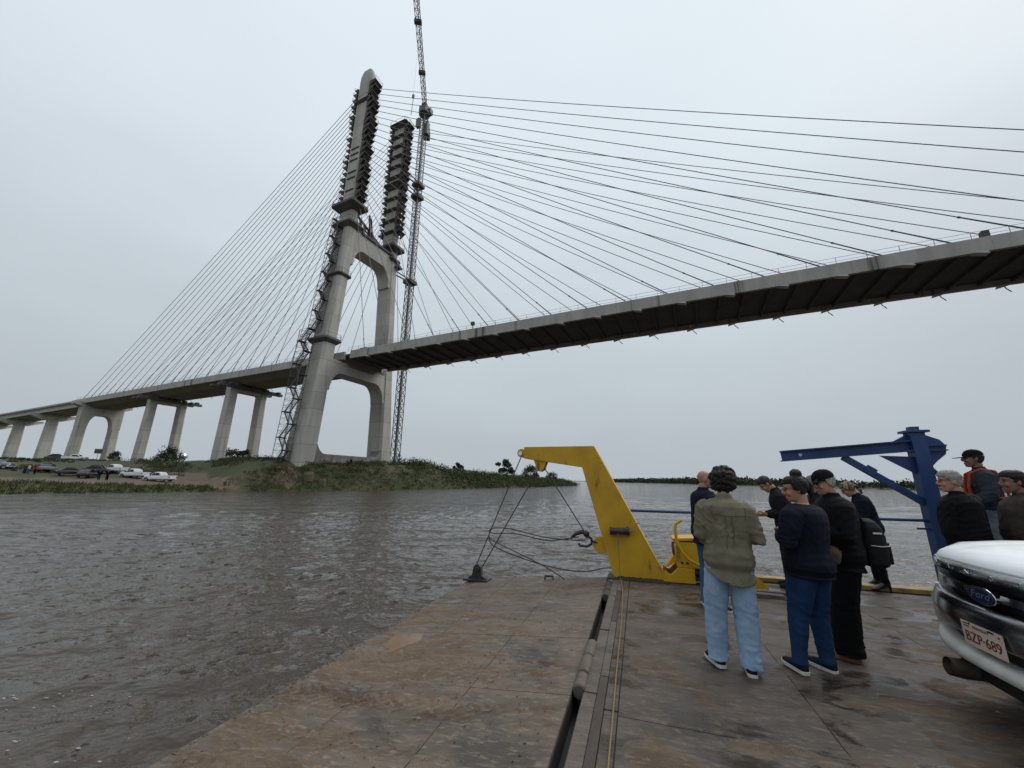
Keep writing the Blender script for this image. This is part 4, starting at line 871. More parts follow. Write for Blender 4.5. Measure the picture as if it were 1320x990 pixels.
def pickup(name, label, loc, rz, group=None, paint='car_white', detail=False):
    """front at local -y (y=0), y grows backwards"""
    t = empty(name, loc, rz, label, 'pickup truck', group); L = 5.3
    curve = lambda x: .26*abs(x/.9)**2.6
    def sweep(prof, x0, x1, n=24, kx=1.):
        mb = MB(); rings = []
        for i in range(n+1):
            x = x0+(x1-x0)*i/n; rings.append([(x, y+curve(x)*kx, z) for y, z in prof])
        return mb.loft(rings)
    nx = 17
    # bonnet: curved shell with thickness
    us = np.linspace(-1, 1, 33); ysn = [.15, .16, .19, .25, .36, .5, .7, .95, 1.2, 1.42]; V = []
    hz = lambda y: float(np.interp(y, [.15, .16, .19, .25, .36, .5, .7, .95, 1.2, 1.42], [1.075, 1.097, 1.127, 1.152, 1.176, 1.195, 1.21, 1.225, 1.24, 1.25]))
    for y in ysn:
        wmax = float(np.interp(y, [.1, .4, 1.4], [.74, .80, .80]))
        for u in us:
            x = u*wmax; zc = hz(y)-.032*abs(u)**5-.010*math.exp(-((abs(u)-.62)/.08)**2)*min(1, y*2); V.append((x, y+curve(x)*max(0, 1-y*.7)*.92, zc))
    k = len(us); mb = MB(); mb.add(V, [(j*k+i, j*k+i+1, (j+1)*k+i+1, (j+1)*k+i) for j in range(len(ysn)-1) for i in range(k-1)]); n0 = len(V)
    mb.add([(x, y+.01, z-.03) for x, y, z in V[:k]]+V[:k], [(i, i+1, k+i+1, k+i) for i in range(k-1)]); mb.build('bonnet', 'hood_white' if paint == 'car_white' else paint, t, 60)
    # front wings and lower body
    for sg in (-1, 1):
        mb = MB(); rings = []
        for y, w, zs in ((.33, .79, 1.04), (.38, .86, 1.085), (.5, .905, 1.12), (.75, .92, 1.145), (1.1, .925, 1.16), (1.45, .925, 1.18)):
            arch = max(0., 1-((y-.92)/.47)**2); zb = .44+.36*math.sqrt(arch) if arch > 0 else .44
            xi = .72 if y < .4 else .775
            rings.append([(sg*xi, y, zs+.045), (sg*(xi+.05), y, zs+.035), (sg*w*.965, y, zs), (sg*w, y, zs-.09), (sg*w, y, (zs+zb)/2), (sg*w, y, zb), (sg*(w-.14), y, zb), (sg*(w-.14), y, zs-.12)])
        mb.loft(rings); mb.build('front_wing', paint, t, 50)
    mb = MB(); loft_y(mb, [(y, section(.92, .42, 1.0, zt, .86)) for y, zt in ((1.46, 1.12), (1.6, 1.13), (2.5, 1.13), (3.3, 1.12), (3.5, 1.10))]); mb.build('cabin_body', paint, t, 45)
    mb = MB(); loft_y(mb, [(1.42, section(.80, 1.05, 1.12, 1.16, .7)), (2.0, section(.74, 1.05, 1.6, 1.70, .6)), (2.35, section(.72, 1.05, 1.70, 1.79, .55)), (3.1, section(.71, 1.05, 1.69, 1.78, .55)), (3.45, section(.74, 1.05, 1.45, 1.6, .6)), (3.52, section(.78, 1.05, 1.15, 1.2, .7))]); g = mb.build('cab_roof', paint, t, 45)
    MB().add([(-.70, 1.46, 1.2), (.70, 1.46, 1.2), (.60, 1.98, 1.64), (-.60, 1.98, 1.64)], [(0, 1, 2, 3)]).build('windscreen', 'glass_dark', g).location = (0, -.03, .045)
    for sg in (-1, 1):
        MB().add([(sg*.80, 1.75, 1.14), (sg*.775, 2.4, 1.14), (sg*.735, 2.4, 1.66), (sg*.75, 2.1, 1.60)], [(0, 1, 2, 3)]).build('side_window', 'glass_dark', g).location = (sg*.035, 0, 0)
        MB().add([(sg*.775, 2.5, 1.14), (sg*.79, 3.3, 1.14), (sg*.75, 3.15, 1.6), (sg*.735, 2.5, 1.66)], [(0, 1, 2, 3)]).build('side_window', 'glass_dark', g).location = (sg*.035, 0, 0)
        MB().box((sg*1.0, 1.72, 1.2), (.2, .1, .16)).build('mirror', 'black_plastic', t, bevel=.02)
    mb = MB(); w = .92
    for sg in (-1, 1): mb.box((sg*(w-.04), 4.4, .80), (.08, 1.75, .66))
    mb.box((0, 5.25, .8), (1.84, .08, .66)); mb.box((0, 3.56, .8), (1.8, .06, .62)); mb.box((0, 4.4, .6), (1.7, 1.7, .08)); mb.build('cargo_bed', paint, t, bevel=.02)
    for sg in (-1, 1): MB().box((sg*.80, 5.30, .82), (.18, .03, .34)).build('tail_light', 'tail_red', t)
    for x in (-.78, .78):
        for y in (.92, 4.15): wheel_parts(t, x, y, .37, .25)
    MB().box((0, 2.7, .42), (1.5, 4.6, .16)).build('chassis', 'black_plastic', t)
    # nose: black cavity behind the grille
    sweep([(.22, .46), (.14, .46), (.13, .60), (.18, .80), (.19, 1.05), (.30, 1.05)], -.74, .74).build('grille_mesh', 'black_plastic', t)
    lip = sweep([(.05, .40), (.025, .415), (.015, .45), (.03, .485), (.07, .50), (.20, .50), (.20, .40)], -.90, .90, 30); lip.build('lower_lip', 'lip_white', t, 50)
    cb = sweep([(.055, .595), (.04, .61), (.037, .70), (.05, .745), (.075, .80), (.10, .815), (.17, .815), (.17, .59), (.08, .59)], -.90, .90, 30).build('front_bumper', 'chrome', t, 50)
    sweep([(.13, .868), (.11, .876), (.112, .925), (.135, .935), (.19, .935), (.19, .866)], -.70, .70).build('grille_bar', 'chrome', t, 50)
    top = sweep([(.115, .988), (.092, .996), (.104, 1.048), (.13, 1.064), (.20, 1.066), (.20, .988)], -.74, .74).build('grille_bar', 'chrome', t, 50)
    for sg in (-1, 1):
        a, b = (.79, .89)
        pr = [(.17, .80), (.15, .82), (.15, .97), (.19, 1.0), (.26, 1.0), (.26, .80)]
        sweep(pr, sg*a, sg*b, 6).build('headlight', 'head_lens', t, 50)
        sweep([(.12, .80), (.10, .825), (.115, .97), (.16, 1.0), (.24, 1.0), (.24, .80)], sg*.70, sg*.785, 3).build('grille_surround', 'car_white', t)
        sweep([(.03, .47), (.01, .54), (.01, .70), (.06, .80), (.3, .80), (.3, .42), (.06, .42)], sg*.875, sg*.935, 4).build('bumper_corner', 'lip_white', t, 50)
    if not detail: return t
    # badge
    bz = .897; n = 36
    ring = lambda rx, rz, y0, y1: MB().prism([(rx*math.cos(2*math.pi*i/n), bz+rz*math.sin(2*math.pi*i/n)) for i in range(n)], 1, y0, y1)
    bg = ring(.122, .060, .075, .12).build('badge', 'chrome_bright', t, bevel=.004); ring(.112, .051, .071, .1).build('badge_field', 'badge_blue', bg)
    ring(.105, .0455, .0705, .09).build('badge_ring', 'badge_silver', bg); ring(.1025, .0432, .0695, .09).build('badge_field', 'badge_blue', bg)
    tm = text_mesh('Ford', .070, .001, 'badge_silver', .28, 'badge_lettering', 1.2); o = link('badge_lettering', tm, bg); o.location = (0, .0685, bz+.002)
    for i, ch in enumerate('RANGER'):
        x = -.50+.2*i; tm = text_mesh(ch, .05, .0015, 'chrome', 0, 'letter', 1.2); o = link('letter', tm, top); o.location = (x, .094+curve(x)-.003, 1.022); o.rotation_euler = (R_(10), 0, math.atan(.26*2.6/.9*abs(x/.9)**1.6)*(1 if x > 0 else -1))
    # number plate: as wide as in the picture
    pl = MB().box((0, .028, .62), (.345, .006, .15)).build('number_plate', 'plate_face', t, bevel=.002)
    o = link('plate_lettering', text_mesh('BZP·689', .092, .0012, 'plate_ink', 0, 'plate_lettering', .94), pl); o.location = (0, .0235, .602)
    o = link('plate_heading', text_mesh('PARAGUAY', .026, .0008, 'plate_ink', 0, 'plate_heading', 1.), pl); o.location = (0, .0238, .672)
    MB().box((-.125, .0245, .683), (.05, .002, .007)).box((-.125, .0245, .667), (.05, .002, .007)).build('plate_flag', 'plate_dark', pl)
    MB().box((.085, .0243, .686), (.05, .002, .012)).build('plate_mark', 'plate_dark', pl); disc((.145, .672), .008, .0235, .026, 12).build('plate_bolt', 'plate_ink', pl); disc((-.095, .688), .008, .0235, .026, 12).build('plate_bolt', 'plate_dark', pl)
    # towing eye under the lip
    mb = MB().tube([(-.42, .02, .30), (-.42, .10, .29), (-.42, .35, .30)], [.062, .066, .07], 16, False); mb.tube([(-.42, .024, .30), (-.42, .1, .29)], [.05, .05], 16, False); mb.tube([(-.42, .05, .3), (-.42, .07, .3)], .03, 8); mb.build('towing_eye', 'rusty_steel', t, 40)
    MB().box((0, .28, .31), (1.1, .22, .12)).build('skid_plate', 'black_plastic', t, bevel=.02)
    sweep([(.2, .40), (.25, .30), (.5, .28), (.5, .40)], -.85, .85).build('under_tray', 'black_plastic', t)
    return t
tx, ty_ = fwd(2.15, 3.80)
pickup('pickup_truck', 'white pickup truck with chrome grille nosing in at the right, plate BZP 689', (tx, ty_, .012), FR-math.pi/2, None, 'car_white', True)
def ground(x, y): return float(bank_h(np.array([x]), np.array([y]))[0][0])
# parked on the bank
for x, y, a, lb in ((-67.2, 75, 268, 'white pickup parked on the bank, the one nearest the pylon'), (-75, 78, 262, 'white pickup parked on the bank, middle of the three'), (-84.2, 83, 258, 'white pickup parked on the bank, farthest left of the three')):
    dx, dy = rot2(0, 2.6, R_(a)); pickup('pickup_truck', lb, (x-dx, y-dy, ground(x, y)+.02), R_(a), 'white pickups parked on the bank')
def saloon(name, label, x, y, a, paint, cat='car', h=1.62, L=4.5, group=None):
    z = ground(x, y)+.02; dx, dy = rot2(0, L/2, R_(a)); t = empty(name, (x-dx, y-dy, z), R_(a), label, cat, group); w = .88; k = L/4.4
    mb = MB(); loft_y(mb, [(0, section(.66, .35, .55, .62, .6)), (.12*k, section(.80, .28, .66, .74, .7)), (.5*k, section(w, .26, .76, .84, .75)), (1.2*k, section(w, .26, .84, .94, .8)), (2.6*k, section(w, .26, .88, .96, .8)), (3.9*k, section(w, .28, .88, .98, .78)), (4.3*k, section(.82, .32, .84, .94, .72)), (4.4*k, section(.74, .4, .74, .85, .65))]); mb.build('body', paint, t, 45)
    mb = MB(); loft_y(mb, [(1.15*k, section(.72, .85, .92, .95, .6)), (1.85*k, section(.66, .85, h-.16, h-.05, .5)), (2.3*k, section(.64, .85, h-.08, h, .5)), (3.2*k, section(.63, .85, h-.12, h-.03, .5)), (3.95*k, section(.7, .85, 1.0, 1.04, .6))]); r = mb.build('roof', 'glass_dark', t, 45)
    mb = MB(); loft_y(mb, [(1.95*k, section(.58, h-.07, h-.045, h-.01, .5)), (2.4*k, section(.60, h-.07, h-.03, h+.012, .5)), (3.2*k, section(.58, h-.1, h-.06, h-.012, .5))]); mb.build('roof_panel', paint, r, 45)
    for xx in (-.76, .76):
        for yy in (.82*k, 3.5*k): wheel_parts(t, xx, yy, .32, .2)
    for xx in (-.62, .62):
        MB().box((xx, .06, .62), (.3, .1, .12)).build('headlight', 'head_lens', t, bevel=.02); MB().box((xx, 4.38*k, .72), (.26, .06, .14)).build('tail_light', 'tail_red', t, bevel=.02)
saloon('parked_car', 'dark navy car parked on the dirt left of the white pickups', -78.8, 73.2, 205, 'car_navy')
saloon('parked_car', 'black car parked behind the navy car on the bank', -85.0, 80.5, 112, 'car_black', h=1.6, L=4.5)
saloon('parked_car', 'dark hatchback nose-on at the left end of the navy car', -82.8, 73.8, 150, 'car_black', h=1.5, L=4.2)
saloon('parked_car', 'silver car parked at far left beside the people in red', -90.6, 76.5, 215, 'car_silver')
pickup('pickup_truck', 'pale flatbed pickup cut off by the left picture edge', (-97.5+2, 75, ground(-96, 75)+.02), R_(115), None, 'car_silver')
saloon('parked_car', 'dark car on the raised road between far left piers', -131, 112, 120, 'car_black', h=1.7, L=4.8)
pickup('pickup_truck', 'white vehicle on the raised road below the third pier', (-121.5, 111.5, ground(-121, 111)+.02), R_(115), None)
sgn = empty('site_board', (-118, 110.5, ground(-118, 110.5)), R_(40), 'small dark square site board on a post beside the third pier', 'sign'); MB().box((0, 0, 2.6), (1.7, .1, 1.3)).build('board', 'formwork', sgn); MB().bar((0, 0, -.2), (0, 0, 2.1), .1).build('post', 'formwork', sgn)
fl = empty('work_lamp', (-96.5, 114.5, ground(-96.5, 114.5)), 0, 'small lit white floodlight glowing beside the second pier leg', 'lamp'); MB().bar((0, 0, -.3), (0, 0, 1.9), .09).build('pole', 'formwork', fl)
lm = bpy.data.materials.new('lamp_glow'); lm.use_nodes = True; lb_ = lm.node_tree.nodes['Principled BSDF']; lb_.inputs['Emission Color'].default_value = (1, 1, .97, 1); lb_.inputs['Emission Strength'].default_value = 6; MATS['lamp_glow'] = lm
MB().ball((0, 0, 2.1), (.26, .2, .26), 10, 8).build('lamp_face', 'lamp_glow', fl, True)
for i, (s, n, a, b, h) in enumerate(((-79.5, 60.5, 3.2, 2.2, 1.6), (-77.5, 62.5, 2.6, 1.6, 1.2), (-82, 57.8, 2.6, 1.4, 1.0), (-80.3, 57.6, 1.5, 1.2, .8))):
    x, y = bw(s, n); o = empty('rubble_block', (x, y, ground(x, y)), random.uniform(0, 3), ['large broken earth and masonry block below the near pylon leg', 'broken slab to the right of the large block under the pylon', 'flat rubble slab lowest on the slope below the pylon', 'small rubble lump beside the lowest slab on the slope'][i], 'rubble')
    mb = MB(); rg = random.Random(i); P = [(a/2*math.cos(t)*(1+.2*rg.random()), b/2*math.sin(t)*(1+.2*rg.random())) for t in [k*6.283/7 for k in range(7)]]; mb.loft([[(px_, py_, -1.2) for px_, py_ in P], [(px_*.95, py_*.95, h*.2) for px_, py_ in P], [(px_*.7, py_*.75, h*(.4+.2*rg.random())) for px_, py_ in P]]); mb.build('block', 'rubble', o)
x, y = bw(-80.5, 87.5)
sgp = empty('marker_post', (-20, 158, ground(-20, 158)), 0, 'slim pale marker post on the grassy point', 'post'); MB().bar((0, 0, -.2), (0, 0, 3.0), .14).build('post_shaft', 'white_shade', sgp); MB().box((-.6, 0, .5), (1.6, .3, .35)).build('post_footing', 'white_shade', sgp)
for i, (x, y, yaw, top_, bot) in enumerate(((-74.5, 71, 30, 'black_cloth', 'blue_jeans'), (-73.0, 71, 200, 'black_cloth', 'black_trousers'), (-89.7, 72.2, 10, 'blue_cloth', 'blue_jeans'), (-88.8, 72.0, 120, 'white_cloth', 'mid_jeans'), (-87.7, 72.1, 300, 'red_cloth', 'black_trousers'), (-66.9+18.4, 92.8, 0, 'black_cloth', 'black_trousers'))):
    if i == 5: x, y = bw(-80.5, 73.0)
    lb = ['person in black standing behind the navy car, left of two', 'person in black standing behind the navy car, right of two', 'person in dark blue at the silver car', 'person in white at the silver car', 'person in red top beside the silver car', 'person in dark clothes by the wall at the pylon foot'][i]
    p = empty('person', (x, y, ground(x, y)), R_(yaw), lb, 'person', 'people on the far bank')
    b = MB()
    for sg in (-1, 1): b.tube([(sg*.11, 0, 0), (sg*.105, .02, .45), (sg*.09, 0, .92)], [.06, .075, .1], 8)
    b.loft([[(w*math.cos(t), d*math.sin(t), z) for t in [k*6.283/10 for k in range(10)]] for z, w, d in ((.84, .16, .11), (.98, .17, .12), (1.2, .17, .12), (1.38, .2, .11), (1.47, .12, .08))])
    b.tube([(0, 0, 1.44), (0, .01, 1.56)], .055, 8); b.ball((0, .02, 1.65), (.08, .1, .12), 10, 8)
    for sg in (-1, 1): b.tube([(sg*.2, 0, 1.4), (sg*.26, -.02, 1.12), (sg*.2, .14, .93)], [.06, .05, .04], 8)
    b.build('body', 'skin', p, True)
    c = MB(); c.loft([[(w*math.cos(t), d*math.sin(t), z) for t in [k*6.283/10 for k in range(10)]] for z, w, d in ((.82, .2, .15), (1.2, .21, .16), (1.38, .23, .14), (1.48, .13, .1))])
    for sg in (-1, 1): c.tube([(sg*.2, 0, 1.41), (sg*.27, -.02, 1.12), (sg*.22, .12, .98)], [.085, .075, .06], 8)
    c.build('top', top_, p, True); c = MB()
    for sg in (-1, 1): c.tube([(sg*.11, 0, .04), (sg*.105, .02, .45), (sg*.09, 0, .92)], [.09, .1, .13], 8)
    c.build('trousers', bot, p, True); MB().ball((0, -.005, 1.69), (.092, .11, .1), 10, 8).build('hair', 'hair_black', p, True)

# ---------------------------------------------------------------- people on the ferry
_P3 = RNG.random((32, 32, 32))*2-1
def vnoise3(p):
    i = np.floor(p).astype(int); f = p-i; f = f*f*(3-2*f); r = 0
    for a in (0, 1):
        for b in (0, 1):
            for c in (0, 1):
                w = (f[:, 0] if a else 1-f[:, 0])*(f[:, 1] if b else 1-f[:, 1])*(f[:, 2] if c else 1-f[:, 2])
                r = r+w*_P3[(i[:, 0]+a) & 31, (i[:, 1]+b) & 31, (i[:, 2]+c) & 31]
    return r
SK = np.array([[.8, 0, .6], [0, 1, 0], [-.6, 0, .8]])
def remesh(mb, voxel, iters, name, material, disp=None):
    me = mb.mesh(name, None); o = bpy.data.objects.new('tmp', me); COL.objects.link(o)
    md = o.modifiers.new('r', 'REMESH'); md.mode = 'VOXEL'; md.voxel_size = voxel; md.use_smooth_shade = True
    if iters: sm = o.modifiers.new('s', 'SMOOTH'); sm.factor = .5; sm.iterations = iters
    dg = bpy.context.evaluated_depsgraph_get(); dg.update(); r = bpy.data.meshes.new_from_object(o.evaluated_get(dg)); bpy.data.objects.remove(o); bpy.data.meshes.remove(me)
    r.name = name; n = len(r.vertices)
    if disp:
        co = np.empty(n*3, np.float32); r.vertices.foreach_get('co', co); co = co.reshape(-1, 3).astype(float)
        no = np.empty(n*3, np.float32); r.vertices.foreach_get('normal', no); no = no.reshape(-1, 3)
        co += no*disp(co)[:, None]; r.vertices.foreach_set('co', co.astype(np.float32).ravel()); r.update()
    r.polygons.foreach_set('use_smooth', np.ones(len(r.polygons), bool)); r.materials.clear(); r.materials.append(MATS[material]); return r
HEAD = [(-.118, .026, .070, .028), (-.108, .040, .083, .005), (-.085, .053, .090, -.03), (-.055, .063, .092, -.065), (-.02, .070, .092, -.088), (.01, .0735, .091, -.098), (.04, .0755, .093, -.103), (.065, .074, .088, -.099), (.09, .064, .070, -.083), (.108, .046, .044, -.06), (.118, .022, .015, -.03)]
def head_prims(mb, Rh, c, nose=1.):
    rings = []
    for z, a, f, b in HEAD:
        r = []
        for k in range(20):
            t = k/20*2*math.pi; x = a*math.cos(t); y = (f+b)/2+(f-b)/2*math.sin(t)
            if math.sin(t) > 0: x *= 1-.12*math.sin(t)**2
            r.append(c+Rh@Vector((x, y, z)))
        rings.append(r)
    mb.loft(rings)
    P = lambda x, y, z: c+Rh@Vector((x, y, z))
    mb.tube([P(0, .088, .03), P(0, .104*nose, .0), P(0, .114*nose, -.022)], [.010, .013, .016], 8); mb.ball(P(0, .104*nose, -.026), .016, 8, 6)
    for s in (-1, 1):
        mb.ball(P(s*.012, .098, -.028), .010, 8, 6); mb.ball(P(s*.076, -.012, -.002), (.012, .022, .034), 10, 8, Rh); mb.ball(P(s*.030, .080, .038), (.024, .012, .008), 8, 6, Rh); mb.ball(P(s*.042, .070, -.03), (.022, .018, .024), 8, 6, Rh)
    mb.ball(P(0, .088, -.066), (.022, .012, .008), 8, 6, Rh); mb.ball(P(0, .086, -.078), (.018, .012, .008), 8, 6, Rh); mb.ball(P(0, .076, -.102), (.02, .016, .016), 8, 6, Rh)
def hand_prims(mb, w, d, nrm, side, curl=.9, k=1.):
    """w wrist, d pointing direction, nrm palm normal, side +1 = thumb towards d x nrm"""
    d = d.normalized(); nrm = (nrm-d*nrm.dot(d)).normalized(); s = d.cross(nrm)*side
    F = lambda a, b, c: w+(d*a+s*b+nrm*c)*k
    mb.loft([[F(a, wd*math.cos(t), th*math.sin(t)) for t in [i*math.pi/5 for i in range(10)]] for a, wd, th in ((-.02, .027, .02), (.02, .034, .018), (.06, .042, .016), (.09, .042, .014), (.1, .034, .01))])
    for b, L in ((.032, .070), (.011, .080), (-.011, .074), (-.031, .058)):
        p = F(.09, b, 0); a = .25*curl; pts = [F(.07, b, 0), p]; rr = [.0095, .0095]
        for seg in (.42, .33, .25):
            a += .55*curl; p = p+(d*math.cos(a)+nrm*math.sin(a))*L*seg*k; pts.append(p); rr.append(.0088)
        mb.tube(pts, rr, 8)
    mb.tube([F(.01, .028, .004), F(.045, .052, .014), F(.075, .058, .03), F(.098, .05, .042)], [.014, .0125, .011, .009], 8)
def person(label, x, y, face, H=1.75, z=0., lean=0., twist=0., head=(0, 0), arms=None, feet=None, skin='skin', hair=None, hair_mat='hair_black', top=None, trousers=None, shoe='shoe_black', sole='sole_white', belly=0., bulk=1., vox=.009, extra=None, hands_curl=.9, hem_fn=None, knee_bend=.02, tilt=0., heel=0., cap=None, glasses=None, hunch=0.):
    k = H/1.75; root = empty('person', (x, y, z), R_(face-90), label, 'person')
    if tilt:                                   # stands with the weight on one side: whole figure leans sideways
        ax_ = Vector((x, y, 0)).normalized(); root.rotation_euler = (Matrix.Rotation(R_(tilt), 3, ax_)@Matrix.Rotation(R_(face-90), 3, 'Z')).to_euler()
    zz = np.arange(.80, 1.60, .01); th = R_(lean)*np.clip((zz-.92)/.22, 0, 1)+R_(hunch)*np.clip((zz-1.2)/.25, 0, 1); py = np.cumsum(np.sin(th))*.01; pz = .80+np.cumsum(np.cos(th))*.01
    def S(px_, py_, z_):
        if z_ <= .81: return Vector((px_, py_, z_+heel))*k
        t = float(np.interp(z_, zz, th)); y0 = float(np.interp(z_, zz, py)); z0 = float(np.interp(z_, zz, pz)); tw = R_(twist)*min(1, max(0, (z_-.95)/.4))
        qx = px_*math.cos(tw)-py_*math.sin(tw); qy = px_*math.sin(tw)+py_*math.cos(tw)
        return Vector((qx, y0+qy*math.cos(t), z0-qy*math.sin(t)+heel))*k
    def Rs(z_):
        t = float(np.interp(z_, zz, th)); return Matrix.Rotation(-t, 3, 'X')@Matrix.Rotation(R_(twist)*min(1, max(0, (z_-.95)/.4)), 3, 'Z')
    TORSO = [(.84, .150, .105, 0), (.90, .172, .122, -.01), (.96, .172, .125, -.008), (1.05, .152+belly*.3, .110+belly*.6, belly*.3), (1.13, .150+belly*.25, .108+belly*.6, belly*.35), (1.24, .165+belly*.1, .118+belly*.2, .005), (1.34, .182, .118, 0), (1.41, .180, .100, -.008), (1.455, .145, .080, -.012), (1.49, .078, .064, -.006)]
    def torso(mb, inf, z0, z1, n=22, drop=None):
        rings = []
        for zt, w, d, yo in TORSO:
            if zt < z0-.03 or zt > z1+.001: continue
            inf_ = inf if zt < 1.45 else (inf*.8 if zt < 1.47 else min(inf, .012)); rings.append([S(((w*bulk+inf_)*math.cos(t)), yo+(d*bulk+inf_)*math.sin(t), zt) for t in [i*2*math.pi/n for i in range(n)]])
        if z0 < .84: 
            w, d = .172*bulk+inf, .122*bulk+inf; r = []
            for i in range(n):
                t = i*2*math.pi/n; r.append(S(w*math.cos(t), -.008+d*math.sin(t), z0+(hem_fn(t) if hem_fn else 0)))
            rings.insert(0, r)
        mb.loft(rings)
    armd = arms or [((.12, .02, -1), (.05, .35, -1)), ((-.12, .02, -1), (-.05, .35, -1))]
    Rc = Rs(1.38); SH = []; EL = []; WR = []; HD = []
    for sg, (ua, fa) in zip((1, -1), armd):
        sh = S(sg*.178*bulk, -.008, 1.405); e = sh+Rc@(Vector(ua).normalized()*.285*k); w = e+Rc@(Vector(fa).normalized()*.245*k); SH.append(sh); EL.append(e); WR.append(w); HD.append((w-e).normalized())
    ft = feet or [(.11, 0, 8), (-.11, 0, -8)]; HP = []; KN = []; AN = []; TD = []
    for sg, (fx, fy, yaw) in zip((1, -1), ft):
        hp = S(sg*.092, 0, .90); an = Vector((fx, fy, .085+heel))*k; td = Vector((math.sin(R_(yaw)), math.cos(R_(yaw)), 0)); kn = hp.lerp(an, .52)+td*knee_bend+Vector((sg*.008, 0, 0)); HP.append(hp); KN.append(kn); AN.append(an); TD.append(td)
    nb = S(0, -.008, 1.47); hr = Matrix.Rotation(R_(twist+head[0]), 3, 'Z')@Matrix.Rotation(R_(-head[1]), 3, 'X'); nd = Rs(1.5)@Vector((0, .02, .1)); hc = nb+(nd*.6+hr@Vector((0, .02, .11)))*k
    Rh = hr; sk = MB()
    # body, one continuous surface
    torso(sk, -.012, .84, 1.5)
    sk.tube([nb-Rs(1.4)@Vector((0, 0, .05)), nb+Vector(nd)*.4, hc+Rh@Vector((0, -.03, -.06))*k], [.062*k, .055*k, .054*k], 14)
    for i, sg in enumerate((1, -1)):
        sk.tube([SH[i]-Vector((sg*.03, 0, 0)), SH[i].lerp(EL[i], .4), EL[i], EL[i].lerp(WR[i], .35), WR[i]], [.052*k, .046*k, .039*k, .04*k, .027*k], 12)
        hand_prims(sk, WR[i], HD[i], Rc@Vector((-sg*.7, .7 if abs((Rc.transposed()@HD[i]).y) < .6 else 0, 0 if abs((Rc.transposed()@HD[i]).y) < .6 else .8)), sg, hands_curl, k)
        sk.tube([HP[i], HP[i].lerp(KN[i], .45), KN[i], KN[i].lerp(AN[i], .3), AN[i]], [.082*k, .07*k, .052*k, .052*k, .036*k], 12)
        fl_ = .035+heel*.6; sk.tube([AN[i], AN[i]+TD[i]*.05*k-Vector((0, 0, fl_*k)), AN[i]+TD[i]*(.10 if heel else .15)*k-Vector((0, 0, (.055+heel*.75)*k))], [.034*k, .028*k, .018*k], 10)
    hm = MB(); head_prims(hm, Rh, Vector((0, 0, 0))); sk.add([hc+Vector(v)*k for v in hm.v], hm.f)
    link('body', remesh(sk, .0075, 2, 'body', skin), root)
    hp_ = lambda a, b, c_: hc+Rh@Vector((a, b, c_))*k
    if glasses != 'dark':
        for s in (-1, 1): MB().ball(hp_(s*.031, .0835, .018), (.012*k, .008*k, .0065*k), 10, 6, Rh).build('eye', 'lens_black', root, True)
    for s in (-1, 1): MB().ball(hp_(s*.031, .0875, .043), (.017*k, .006*k, .004*k), 8, 5, Rh).build('eyebrow', hair_mat, root, True)
    MB().ball(hp_(0, .096, -.071), (.017*k, .004*k, .006*k), 8, 5, Rh).build('lips', 'lip_pink', root, True)
    # hair
    if hair:
        hb = MB(); rg = random.Random(hash(label) % 999 if False else len(label)); big = hair == 'curly'
        front = {'short': .072, 'curly': .055, 'bun': .068, 'tail': .066, 'rim': .2}[hair]; back = {'short': -.055, 'curly': -.095, 'bun': -.05, 'tail': -.06, 'rim': -.05}[hair]
        for (z0, a0, f0, b0), (z1, a1, f1, b1) in zip(HEAD[:-1], HEAD[1:]):
            for q in (0, .5):
                z_ = z0+(z1-z0)*q; a_ = a0+(a1-a0)*q; f_ = f0+(f1-f0)*q; b_ = b0+(b1-b0)*q
                for j in range(26):
                    t = (j+.5*rg.random())/26*2*math.pi; x_ = a_*math.cos(t); y_ = (f_+b_)/2+(f_-b_)/2*math.sin(t)
                    lim = back if y_ < -.03 else (back+.03+(y_+.03)/.07*.05 if y_ < .04 else front)
                    if y_ > .03 and z_ < front: continue
                    if z_ < lim or (cap and z_ > .045): continue
                    rr = (.026+.016*rg.random()) if big else (.013 if hair in ('short', 'rim') else .017); g = 1.16 if big else 1.03
                    if hair == 'short' and z_ > .05: rr += .006
                    if hair == 'curly': x_ += rg.uniform(-.006, .006); z_ += rg.uniform(-.008, .008)
                    hb.ball(hp_(x_*g, y_*g, z_+(.008 if z_ > .08 else 0)), rr*k, 7, 5)
        if hair == 'curly':
            for j in range(40):
                a = rg.random()*6.28; hb.ball(hp_(.07*math.cos(a), -.02+.07*math.sin(a) if math.sin(a) < .4 else .03, .075+.035*rg.random()), .022*k, 7, 5)
        (None if cap else hb.ball(hp_(0, -.01, .085), (.066*k, .075*k, .045*k), 12, 8, Rh))
        if hair == 'bun':
            hb.ball(hp_(.01, -.055, .15), (.066*k, .055*k, .05*k), 12, 8, Rh); hb.ball(hp_(0, -.08, .04), (.075*k, .05*k, .08*k), 12, 8, Rh)
            for j in range(6): t0 = hp_(random.uniform(-.02, .03), -.09, .10); hb.tube([t0, hp_(random.uniform(.0, .06), -.135, .03), hp_(random.uniform(.02, .06), -.13, -.05), hp_(random.uniform(.03, .06), -.115, -.13)], [.026, .032, .028, .012], 7)
        if hair == 'tail':
            hb.ball(hp_(0, -.105, .02), .038*k, 10, 7)
            for j in range(10): hb.tube([hp_(random.uniform(-.04, .04), -.08, .05), hp_(random.uniform(-.05, .05), -.14, -.02), hp_(random.uniform(-.06, .06), -.14, -.10), hp_(random.uniform(-.06, .06), -.12, -.17)], [.018, .022, .018, .006], 7)
            for s in (-1, 1): hb.tube([hp_(s*.05, .06, .07), hp_(s*.078, .02, .03), hp_(s*.075, -.03, .0), hp_(s*.05, -.08, -.02)], [.012, .016, .018, .016], 7)
        hd = (lambda co: .010*vnoise3(co*55)+.005*vnoise3(co*120)) if big else (lambda co: .0035*vnoise3(co*np.array([90, 90, 40])))
